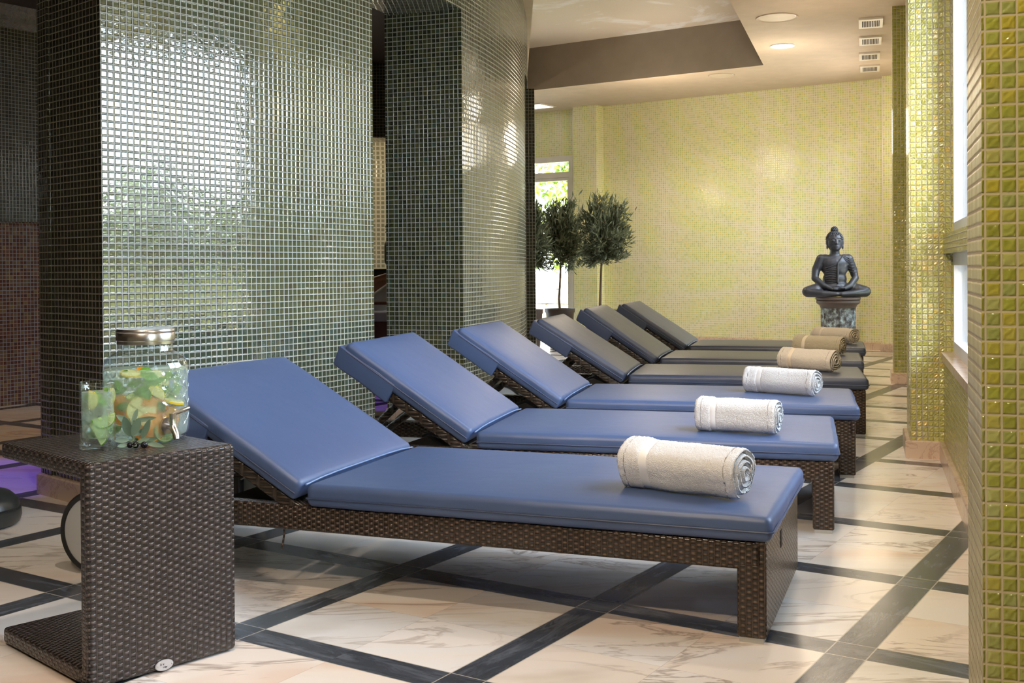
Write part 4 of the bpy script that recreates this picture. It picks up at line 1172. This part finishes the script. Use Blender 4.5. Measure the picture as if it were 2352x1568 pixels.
# the dispenser; local -y looks at the camera
JP = Vector((-0.992, 3.015)); jrot = atan2(JP.y, JP.x) - pi / 2
jar = tag(empty('drink_dispenser', (JP.x, JP.y, TT + 0.001), jrot), 'large embossed glass drink dispenser with steel lid and tap, full of citrus and mint', 'drink dispenser')
RJ = 0.112
prof = [(0.0001, 0.0), (0.088, 0.0), (0.104, 0.006), (0.110, 0.020), (RJ, 0.04), (RJ, 0.19), (0.109, 0.207), (0.099, 0.222), (0.083, 0.232), (0.0735, 0.236), (0.0705, 0.241), (0.0705, 0.270)]
bm = bmesh.new(); add_lathe(bm, prof, 64, cap=False); obj('glass_body', bm, M_jar, jar, angle=180)
bm = bmesh.new(); add_lathe(bm, [(0.0705, 0.257), (0.0745, 0.258), (0.0745, 0.266), (0.0765, 0.268), (0.0765, 0.286), (0.0752, 0.288), (0.0765, 0.290), (0.0765, 0.294), (0.074, 0.298), (0.0001, 0.2985)], 56, cap=False)
obj('lid', bm, M_steel, jar)
bm = bmesh.new(); add_lathe(bm, [(0.0001, 0.006), (0.086, 0.006), (0.103, 0.016), (0.1085, 0.04), (0.1085, 0.188), (0.105, 0.1905), (0.0001, 0.191)], 48, cap=False)
obj('iced_water', bm, M_water, jar)
def slices(name, mat, items, parent, th=0.005):
    for (x, y, z, rx, ry, rz, r, fr) in items:
        bm = bmesh.new(); add_slice(bm, r, th, T3(x, y, z, rx, ry, rz), fr); obj(name, bm, mat, parent, uv=False, smooth=False)
h_ = pi / 2
slices('lemon_slice', M_lemon, [(-0.035, -0.065, 0.183, 0.22, 0.1, 0, 0.030, 1), (-0.012, -0.088, 0.085, h_ * .82, 0, .1, 0.038, 1), (0.070, -0.070, 0.105, 0.15, .2, .3, 0.026, 1), (0.02, -0.09, 0.125, h_, .5, 0, .026, .5), (0.03, -0.02, 0.16, .8, .4, 0, .03, 1)], jar)
slices('orange_slice', M_orange, [(-0.062, -0.062, 0.088, h_ * .9, 0.2, -.6, 0.040, 1), (0.008, -0.094, 0.040, h_ * .95, 0.1, .1, 0.040, 1), (0.055, -0.060, 0.060, h_, 0.3, .6, .034, 1), (0.020, -0.080, 0.093, h_, .9, .3, .034, .6), (-0.01, -0.055, 0.192, .3, .1, 0, .014, .5)], jar)
slices('lime_slice', M_lime, [(-0.02, -0.080, 0.113, 0.5, 0.2, 0, 0.034, .5), (0.045, -0.085, 0.03, h_ * .9, .2, .4, .03, 1), (0.0, -0.05, 0.02, .3, 0, 0, .04, 1)], jar)
bm = bmesh.new()
for k in range(46):
    a = random.uniform(-pi, 0) + random.uniform(-.2, .2); rr2 = random.uniform(0.055, 0.098); z = random.choice((random.uniform(.10, .19), random.uniform(.12, .185), random.uniform(.02, .19)))
    base = Vector((rr2 * cos(a), rr2 * sin(a), z))
    d = Vector((random.gauss(0, 1), random.gauss(0, .3), random.gauss(0, .8)))
    ln = random.uniform(0.028, 0.048)
    if (base + d.normalized() * ln).xy.length > 0.104: d.x, d.y = -d.x, -d.y
    if (base + d.normalized() * ln).xy.length > 0.104 or not 0.01 < (base + d.normalized() * ln).z < .2: continue
    add_leaf(bm, base, d, ln, ln * .55, up=Vector((0, -1, .3)), crinkle=.002)
obj('mint_leaves', bm, M_mint, jar, uv=False)['kind'] = 'stuff'
# tap on the right-front of the jar
ta = radians(-62)
tb = Vector((cos(ta), sin(ta), 0)); tside = Vector((-tb.y, tb.x, 0))
tap = obj('tap', (lambda b: (add_tube(b, [tb * (RJ - .004) + Vector((0, 0, .046)), tb * (RJ + .006) + Vector((0, 0, .046))], 0.022, 24),
                        add_tube(b, [tb * (RJ) + Vector((0, 0, .046)), tb * (RJ + .026) + Vector((0, 0, .046))], 0.009, 16),
                        add_tube(b, [tb * (RJ + .026) + Vector((0, 0, .074)), tb * (RJ + .026) + Vector((0, 0, .052)), tb * (RJ + .030) + Vector((0, 0, .040)), tb * (RJ + .040) + Vector((0, 0, .030)), tb * (RJ + .045) + Vector((0, 0, .014))], [.0085, .0085, .0098, .0090, .0080], 16),
                        add_tube(b, [tb * (RJ + .026) + Vector((0, 0, .066)), tb * (RJ + .026) + Vector((0, 0, .080))], 0.0095, 16), b)[-1])(bmesh.new()), M_steel, jar)
bm = bmesh.new()
a0 = tb * (RJ + .026) + Vector((0, 0, .078)); a1_ = a0 + tside * 0.05 + Vector((0, 0, 0.012)) - tb * 0.004
add_tube(bm, [a0, a0.lerp(a1_, .3), a0.lerp(a1_, .8), a1_], [.003, .0055, .0065, .005], 10)
obj('tap_lever', bm, M_steel, tap)

# the tumbler
gp = Vector((-1.062, 2.850)); grot = atan2(gp.y, gp.x) - pi / 2
tum = tag(empty('water_glass', (gp.x, gp.y, TT + 0.001), grot), 'tall square-based water glass with lime wedges and mint beside the dispenser', 'glass')
GH = 0.172
def sq(a, z):
    k = max(0.0, 1 - z / 0.05) * 0.16 + 0.05
    return 1 + k * (abs(cos(2 * a)) ** 0.5 * -1 + .5) * -1 * 0.5 + 0.018 * sin(4 * a + z * 60)
bm = bmesh.new(); add_lathe(bm, [(0.0001, 0), (0.040, 0.0), (0.0435, 0.006), (0.0425, 0.03), (0.041, 0.06), (0.0405, 0.10), (0.0415, 0.15), (0.043, GH - .003), (0.0425, GH), (0.040, GH - .002), (0.0385, 0.14), (0.038, 0.06), (0.037, 0.030), (0.0001, 0.026)], 48, ripple=sq, cap=False)
obj('glass_body', bm, M_gl, tum, angle=180)
bm = bmesh.new(); add_lathe(bm, [(0.0001, 0.028), (0.036, 0.030), (0.0375, 0.06), (0.0375, 0.146), (0.0001, 0.147)], 32, ripple=sq, cap=False)
obj('iced_water', bm, M_water, tum)
slices('lime_wedge', M_lime, [(-0.008, -0.028, 0.040, h_ * .9, 1.1, .1, .032, .5), (0.012, -0.026, 0.085, h_, 2.9, .2, .030, .5), (0.015, -.015, .045, h_, .5, .6, .024, .5)], tum, 0.010)
slices('lemon_slice', M_lemon, [(-0.022, -0.022, 0.128, h_ * .9, 1.6, -.3, .024, .5), (0.033, -.006, .135, h_, 1.4, 1.2, .02, .5)], tum, 0.006)
bm = bmesh.new()
for k in range(26):
    z = random.choice((random.uniform(.112, .145), random.uniform(.112, .145), random.uniform(.04, .06)))
    base = Vector((random.uniform(-.022, .022), random.uniform(-.028, 0), z)); d = Vector((random.gauss(0, 1), random.gauss(0, .3), random.gauss(0, .4))).normalized()
    ln = random.uniform(.016, .026)
    if (base + d * ln).xy.length > .035: d.x = -d.x; d.y = -d.y
    add_leaf(bm, base, d, ln, ln * .6, up=Vector((0, -1, .3)))
obj('mint_leaves', bm, M_mint, tum, uv=False)['kind'] = 'stuff'

# olive sprig with its fruit, lying between glass and dispenser
sp_ = on_table(304, 1028)
sprig = tag(empty('olive_sprig', (sp_.x, sp_.y, TT + 0.001), grot), 'grey-green olive sprig with black olives lying in front of the dispenser', 'sprig')
bm = bmesh.new()
stem = [Vector((-0.012, 0.0, 0.004)), Vector((0.004, 0.004, 0.022)), Vector((0.0, 0.006, 0.048)), Vector((-0.006, 0.004, 0.075))]
stem2 = [Vector((-0.012, 0.0, 0.004)), Vector((0.014, -0.006, 0.016)), Vector((0.035, -0.012, 0.010))]
add_tube(bm, stem, [.0022, .002, .0017, .001], 6); add_tube(bm, stem2, [.0022, .0018, .001], 6)
obj('stem', bm, simple('green_stem', (0.16, 0.19, 0.10), .7), sprig)
bm = bmesh.new(); up_ = Vector((0, -1, .35))
for (b_, d_, l_, w_) in (((-.006, 0, .03), (-.25, -.3, .9), .058, .024), ((0, 0, .03), (.35, -.4, .9), .056, .022), ((0, .003, .06), (-.75, 0, .5), .046, .017),
                        ((0, .003, .06), (.35, 0, 1), .042, .012), ((.002, .003, .068), (1, -.1, .12), .058, .013), ((.010, 0, .045), (.15, -.3, 1), .034, .011),
                        ((.022, -.005, .02), (.35, -.25, .9), .060, .017), ((.020, -.005, .016), (.9, -.3, .15), .044, .013), ((.025, -.01, .016), (.8, -.35, -.2), .058, .014),
                        ((.010, -.004, .014), (.7, -.5, .25), .040, .012), ((-.008, 0, .02), (-.9, -.2, .05), .036, .013), ((-.01, 0, .01), (-.8, -.4, -.08), .030, .011),
                        ((0, 0, .012), (.3, -.9, -.15), .03, .011), ((0, .005, .03), (.9, .1, .35), .045, .014), ((-.004, .002, .05), (-.5, .1, .85), .03, .010)):
    add_leaf(bm, Vector(b_), Vector(d_), l_, w_, up=up_, n=7)
obj('leaves', bm, leafm('olive_sprig_leaves', (0.07, 0.12, 0.07), (0.26, 0.36, 0.25), .25), sprig, uv=False)
M_olivefruit = simple('black_olive', (0.010, 0.008, 0.012), 0.16)
for (x, y, z, r) in ((0.008, -0.010, 0.0085, .0085), (0.028, -0.020, 0.0088, .0088), (-.006, -0.004, .008, .0075)):
    bm = bmesh.new(); add_ell(bm, (x, y, z), (r, r * .95, r), u=16, v=12); obj('olive', bm, M_olivefruit, sprig)

# ---------------------------------------------------------------- potted olive trees by the garden door
def pot_tree(xc, Yd, ytop, ybot, xl, xr, rim_y, rim_w, seed, label):
    rnd = random.Random(seed)
    base = at_y(xc, rim_y, Yd); H0 = base.z
    root = tag(empty('potted_olive_tree', (base.x, base.y, 0)), label, 'potted tree', 'potted olive trees')
    rr2 = rim_w / F_PX * Yd / 2
    bm = bmesh.new(); add_lathe(bm, [(0.0001, 0), (rr2 * .66, 0), (rr2 * .95, H0 - .05), (rr2, H0 - .05), (rr2 * 1.02, H0), (rr2 * .92, H0), (rr2 * .9, H0 - .03)], 36, cap=False)
    pt = obj('pot', bm, M_pot, root)
    bm = bmesh.new(); add_lathe(bm, [(0.0001, H0 - .028), (rr2 * .91, H0 - .03)], 24, cap=False); obj('soil', bm, M_soil, pt)
    zt_, zb_ = at_y(xc, ytop, Yd).z, at_y(xc, ybot, Yd).z
    cx = at_y((xl + xr) / 2, 600, Yd).x - base.x; rw = (xr - xl) / F_PX * Yd / 2
    zc, rh = (zt_ + zb_) / 2, (zt_ - zb_) / 2
    bm = bmesh.new()
    tr = [Vector((0, 0, H0 - .03)), Vector((rnd.uniform(-.02, .02), 0, H0 + .12)), Vector((rnd.uniform(-.02, .02), 0, H0 + .28)), Vector((cx * .3, 0, zb_ + .06)), Vector((cx * .8, 0, zc))]
    add_tube(bm, tr, [.017, .015, .014, .013, .009], 8)
    tips = []
    for k in range(60):
        f = rnd.uniform(0.15, 1); st = tr[3].lerp(tr[4], f)
        a = rnd.uniform(0, 2 * pi); e = rnd.uniform(-.9, 1.3)
        d = Vector((cos(a) * cos(e) * rw, sin(a) * cos(e) * rw, sin(e) * rh))
        tip = Vector((cx, 0, zc)) + d * rnd.uniform(.75, 1.02)
        mid = st.lerp(tip, .5) + Vector((0, 0, .03)); add_tube(bm, [st, mid, tip], [.006, .004, .0015], 5)
        tips.append((st, mid, tip))
    obj('trunk', bm, M_bark, root)
    bm = bmesh.new()
    for (st, mid, tip) in tips:
        for q in range(80):
            f = rnd.uniform(.1, 1.05)
            c = (st.lerp(mid, f * 2) if f < .5 else mid.lerp(tip, f * 2 - 1)) + Vector((rnd.gauss(0, .03), rnd.gauss(0, .03), rnd.gauss(0, .03)))
            d = (tip - st).normalized() + Vector((rnd.gauss(0, .7), rnd.gauss(0, .7), rnd.gauss(0.3, .6)))
            add_leaf(bm, c, d, rnd.uniform(.06, .10), rnd.uniform(.016, .024), up=Vector((rnd.gauss(0, 1), rnd.gauss(0, 1), 1)), n=2)
    obj('foliage', bm, M_olive, root, uv=False, smooth=False)
    return root
pot_tree(1286, 13.9, 455, 638, 1236, 1346, 708, 68, 3, 'potted olive tree standing in front of the glass garden door')
pot_tree(1378, 13.3, 450, 628, 1326, 1452, 711, 76, 5, 'potted olive tree before the yellow-green wall pier, fullest crown')
pot_tree(1222, 12.7, 470, 640, 1176, 1256, 710, 50, 8, 'potted olive tree half hidden by the edge of the dark tiled wall')

# ---------------------------------------------------------------- seated statue on its fluted pedestal
def body_from(bmf, voxel, name, mat, parent, smooth_it=6, loc=(0, 0, 0)):
    me = bpy.data.meshes.new(name); bmf.to_mesh(me); bmf.free()
    o = bpy.data.objects.new(name, me); COL.objects.link(o)
    md = o.modifiers.new('r', 'REMESH'); md.mode = 'VOXEL'; md.voxel_size = voxel
    ms = o.modifiers.new('s', 'SMOOTH'); ms.iterations = smooth_it; ms.factor = 0.5
    bpy.context.view_layer.update()
    m2 = bpy.data.meshes.new_from_object(o.evaluated_get(bpy.context.evaluated_depsgraph_get()))
    o.modifiers.clear(); o.data = m2; m2.materials.clear(); m2.materials.append(mat)
    for p_ in m2.polygons: p_.use_smooth = True
    o.parent = parent; return o
def limb(bm, pts, rads, n=10):
    for (a, b, r0, r1) in zip(pts, pts[1:], rads, rads[1:]):
        a, b = Vector(a), Vector(b)
        for k in range(n + 1):
            f = k / n; add_ell(bm, a.lerp(b, f), [r0 + (r1 - r0) * f] * 3, u=12, v=8)
def statue(root, s):
    """seated figure about 0.78*s tall, facing -y; all lengths in units where the knees span 0.72"""
    V = lambda x, y, z: (x * s * .95, y * s, (z if z < .1 else .1 + (z - .1) * 1.06) * s)
    R_ = lambda *r: tuple(q * s for q in r)
    bm = bmesh.new()
    add_ell(bm, V(0, .03, .10), R_(.16, .12, .09)); add_ell(bm, V(0, .03, .19), R_(.124, .090, .10)); add_ell(bm, V(0, .03, .30), R_(.138, .090, .10))
    add_ell(bm, V(0, .03, .385), R_(.135, .075, .065)); add_ell(bm, V(-.10, .03, .40), R_(.06, .055, .05)); add_ell(bm, V(.10, .03, .40), R_(.06, .055, .05))
    add_ell(bm, V(0, .005, .35), R_(.135, .070, .085)); add_ell(bm, V(0, .015, .30), R_(.130, .078, .12)); add_ell(bm, V(0, .02, .395), R_(.15, .062, .055))
    limb(bm, [V(0, .03, .42), V(0, .02, .50)], R_(.052, .048))
    # arms
    for sg in (-1, 1):
        limb(bm, [V(.145 * sg, .03, .40), V(.195 * sg, .04, .29), V(.215 * sg, .01, .20)], R_(.050, .045, .036))
        limb(bm, [V(.215 * sg, .01, .20), V(.14 * sg, -.07, .125), V(.07 * sg, -.115, .095)], R_(.037, .033, .022))
        # thighs and shins, folded
        limb(bm, [V(.10 * sg, .02, .075), V(.22 * sg, -.03, .075), V(.305 * sg, -.05, .062)], R_(.078, .072, .058))
        limb(bm, [V(.30 * sg, -.06, .052), V(.16 * sg, -.135, .040), V(.03 * sg, -.165, .036)], R_(.052, .040, .028))
        limb(bm, [V(.03 * sg, -.16, .036), V(-.10 * sg, -.165, .034 + .012 * (sg + 1) / 2)], R_(.026, .018))
        # hand: palm, four fingers, thumb
        add_ell(bm, V(.03 * sg, -.135, .095 + .008 * sg), R_(.042, .026, .013))
        for k in range(4):
            limb(bm, [V(.005 * sg, -.148 + .013 * k, .097 + .008 * sg), V(-.05 * sg, -.146 + .012 * k, .099 + .008 * sg)], R_(.0080, .0065), 6)
        limb(bm, [V(.035 * sg, -.115, .105), V(.004 * sg, -.118, .120)], R_(.009, .007), 5)
    body = body_from(bm, 0.0068 * s, 'body', M_buddha, root)
    # head with face
    HS = (1.13, 1.10, 1.22)
    V = lambda x, y, z: (x * s * HS[0], .018 * s + (y - .018) * s * HS[1], (.512 + (z - .495) * HS[2]) * s)
    RR_ = R_
    R_ = lambda *r: tuple(q * s * (HS[k] if len(r) == 3 else 1.25) for k, q in enumerate(r))
    bm = bmesh.new()
    add_ell(bm, V(0, .018, .565), R_(.070, .078, .088), u=24, v=16); add_ell(bm, V(0, -.005, .525), R_(.052, .055, .045))
    add_ell(bm, V(0, -.045, .508), R_(.020, .016, .014))
    limb(bm, [V(0, -.056, .585), V(0, -.068, .553)], R_(.0075, .012), 5)            # nose
    add_ell(bm, V(0, -.058, .527), R_(.020, .010, .0045)); add_ell(bm, V(0, -.056, .519), R_(.017, .010, .005))
    for sg in (-1, 1):
        add_ell(bm, V(.027 * sg, -.050, .578), R_(.016, .010, .009))                  # closed lids
        limb(bm, [V(.010 * sg, -.058, .594), V(.030 * sg, -.055, .602), V(.048 * sg, -.042, .594)], R_(.003, .003, .0025), 6)
        add_ell(bm, V(.072 * sg, .015, .565), R_(.009, .018, .030)); add_ell(bm, V(.070 * sg, .012, .522), R_(.008, .010, .024))
    add_ell(bm, V(0, -.048, .622), R_(.005, .005, .005))
    limb(bm, [V(0, .02, .47), V(0, .012, .52)], R_(.036, .036))
    head = body_from(bm, 0.0042 * s, 'head', M_buddha, root, 3)
    # curled hair cap and topknot
    bm = bmesh.new()
    add_ell(bm, V(0, .026, .585), R_(.073, .078, .078), u=24, v=16)
    add_ell(bm, V(0, .03, .672), R_(.030, .030, .030))
    for ring_i in range(9):
        ph_ = radians(6 + ring_i * 10)
        nn = max(4, int(26 * cos(ph_)))
        for k in range(nn):
            a = 2 * pi * (k + .5 * (ring_i % 2)) / nn
            x, y, z = .073 * cos(ph_) * cos(a), .026 + .078 * cos(ph_) * sin(a), .585 + .078 * sin(ph_)
            if y < -.028 and z < .628: continue
            add_ell(bm, V(x, y, z), R_(.0082, .0082, .0082), u=6, v=5)
    for ring_i in range(4):
        ph_ = radians(0 + ring_i * 24); nn = max(3, int(12 * cos(ph_)))
        for k in range(nn):
            a = 2 * pi * k / nn; add_ell(bm, V(.030 * cos(ph_) * cos(a), .03 + .030 * cos(ph_) * sin(a), .672 + .03 * sin(ph_)), R_(.007, .007, .007), u=6, v=5)
    obj('hair', bm, M_buddha, head)
    V = lambda x, y, z: (x * s * .95, y * s, (z if z < .1 else .1 + (z - .1) * 1.06) * s)
    R_ = RR_
    # robe: diagonal edge, hanging fold and pleats over one shoulder and arm
    bm = bmesh.new()
    def surf(x, z):                          # front of the torso
        k = 1 - min(1, (x / .15) ** 2); return .03 - .094 * sqrt(max(0.02, k))
    add_tube(bm, [V(x, surf(x, z) - .004, z) for x, z in ((.075, .435), (.05, .405), (.02, .365), (-.02, .335), (-.07, .315), (-.115, .30))], [q * s for q in (.008,) * 6], 8)
    add_tube(bm, [V(x, surf(x, z) - .006, z) for x, z in ((.012, .355), (.010, .30), (.010, .24), (.008, .18), (.012, .15))], [q * s for q in (.008, .010, .010, .011, .012)], 8)
    for k in range(10):
        z = .305 - k * .018
        add_tube(bm, [V(x, surf(x, z) - .001, z - dz) for x, dz in ((-.112, 0), (-.07, .006), (-.03, .004), (.004, -.004))], [.0042 * s] * 4, 6)
    for k in range(6):
        z = .40 - k * .028; x0 = .150 + .009 * k
        add_tube(bm, [V(x0 - .052, -.000, z + .014), V(x0 - .01, -.024, z), V(x0 + .034, -.004, z + .004), V(x0 + .046, .03, z + .012)], [.004 * s] * 4, 6)
    for k in range(3):
        add_tube(bm, [V(.07, -.02 + .0 * k, .432 - k * .006), V(.10, -.036, .42 - k * .018), V(.145, -.028, .405 - k * .022)], [.004 * s] * 3, 6)
    obj('robe_folds', bm, M_buddha, body)
    return body
YS = 12.35
pp = at_y(1925, 683, YS)
ZCAP = pp.z
ped = tag(empty('fluted_pedestal', (pp.x, pp.y, 0)), 'round fluted stone pedestal with a brown cap, under the seated statue', 'pedestal')
bm = bmesh.new()
def flute(a, z): return 1 - 0.075 * abs(sin(9 * a)) ** 0.7 * (1 if 0.09 < z < ZCAP - .115 else 0)
zs = [0.09, 0.10] + [0.1 + (ZCAP - .22) * k / 8 for k in range(1, 9)] + [ZCAP - .112]
add_lathe(bm, [(0.186, z) for z in zs], 144, ripple=flute); obj('shaft', bm, M_ped, ped, angle=180)
bm = bmesh.new(); add_lathe(bm, [(0.0001, ZCAP - .113), (0.19, ZCAP - .113), (0.195, ZCAP - .10), (0.20, ZCAP - .085), (0.222, ZCAP - .07), (0.236, ZCAP - .055), (0.236, ZCAP - .035), (0.228, ZCAP - .028), (0.243, ZCAP - .02), (0.243, ZCAP - .004), (.238, ZCAP), (0.0001, ZCAP)], 64, cap=False)
obj('cap', bm, M_pedcap, ped)
bm = bmesh.new(); add_lathe(bm, [(0.0001, 0), (0.24, 0), (0.24, .05), (0.215, .06), (.21, .08), (.188, .091), (0.0001, .091)], 64, cap=False)
obj('plinth', bm, M_pedcap, ped)
st = tag(empty('seated_statue', (pp.x - 0.03, pp.y, ZCAP + 0.004), radians(-4)), 'dark grey seated meditating statue on the fluted pedestal by the far wall', 'statue')
statue(st, 1.0)
st.scale = (1.08, 1.06, 1.02)

# ---------------------------------------------------------------- things glimpsed inside the pool hall
hp_ = at_y(899, 617, 10.75)
bm = bmesh.new(); add_rbox(bm, -0.85, 0.10, -0.25, 0.25, 0, hp_.z, 0.02)
led = obj('dark_stone_ledge', bm, M_black, loc=(hp_.x, hp_.y, 0)); tag(led, 'black tiled ledge glimpsed between the two dark tiled walls', 'ledge')
bust = tag(empty('spiky_haired_statue', (hp_.x + .005, hp_.y, hp_.z)), 'dark statue half hidden behind the central tiled wall, on the black ledge', 'statue')
bm = bmesh.new(); limb(bm, [(0, 0, 0.085), (0, 0, .22), (0, 0, .26)], (.075, .075, .05)); add_ell(bm, (0, 0, .30), (.035, .035, .05)); add_ell(bm, (0, 0, .37), (.045, .05, .06))
body_from(bm, .01, 'torso', M_buddha, bust)
bm = bmesh.new()
for k in range(90):
    a, e = random.uniform(0, 2 * pi), random.uniform(-.4, 1.5); d = Vector((cos(a) * cos(e), sin(a) * cos(e), sin(e)))
    c = Vector((0, 0.005, .375)) + Vector((d.x * .047, d.y * .05, d.z * .062)); add_tube(bm, [c, c + d * .022], [.009, .003], 5)
obj('hair', bm, M_buddha, bust)
bp = at_h(872, 900, 0); by_ = 9.6
c0 = at_y(876, 738, by_)
bed = tag(empty('massage_bed', (c0.x, c0.y, 0)), 'wooden day bed with pale cushions glimpsed between the two dark tiled walls', 'day bed')
zt0 = at_y(876, 716, by_).z
bm = bmesh.new(); add_rbox(bm, -.75, .30, -.05, .75, c0.z - .14, c0.z, .01); add_box(bm, -.7, -.62, 0, .08, 0, c0.z - .14); add_box(bm, .15, .23, 0, .08, 0, c0.z - .14)
obj('bed_base', bm, M_wood, bed)
bm = bmesh.new(); add_rbox(bm, -.74, .29, -.06, .74, c0.z, zt0, .02); obj('mattress', bm, M_cushion, bed)
bm = bmesh.new(); add_rbox(bm, -.3, .12, .25, .5, -.09, .09, .06, M=T3(0, 0, zt0 + .12, 0, radians(-35), 0), k=4); obj('cushion', bm, M_cushion, bed)
bm = bmesh.new(); add_tube(bm, [(-.30, .62, zt0), (-.26, .62, zt0 + .16), (-.12, .62, zt0 + .27), (.02, .62, zt0 + .31), (.2, .62, zt0 + .33)], .035, 10); add_box(bm, -.3, .2, .60, .64, zt0, zt0 + .26)
obj('headboard', bm, M_leather, bed)
bm = bmesh.new(); add_tube(bm, [(-.6, -.02, zt0 + .075), (.3, -.02, zt0 + .075)], .015, 8); obj('arm_rail', bm, M_wood, bed)
# rounded dark stone vessel cut by the left edge
vp = Vector((-2.135, 4.36, 0))
bm = bmesh.new(); add_lathe(bm, [(0.0001, 0), (.165, 0), (.185, .012), (.192, .035), (.190, .062), (.182, .066), (.186, .074), (.178, .10), (.150, .125), (.10, .142), (0.05, .148), (0.0001, .15)], 48, cap=False)
tag(obj('stone_vessel', bm, simple('polished_dark_stone', (0.03, 0.034, 0.033), .3, nscale=12, nstr=.3), loc=vp), 'rounded dark stone vessel standing on the floor at the left picture edge', 'vessel')
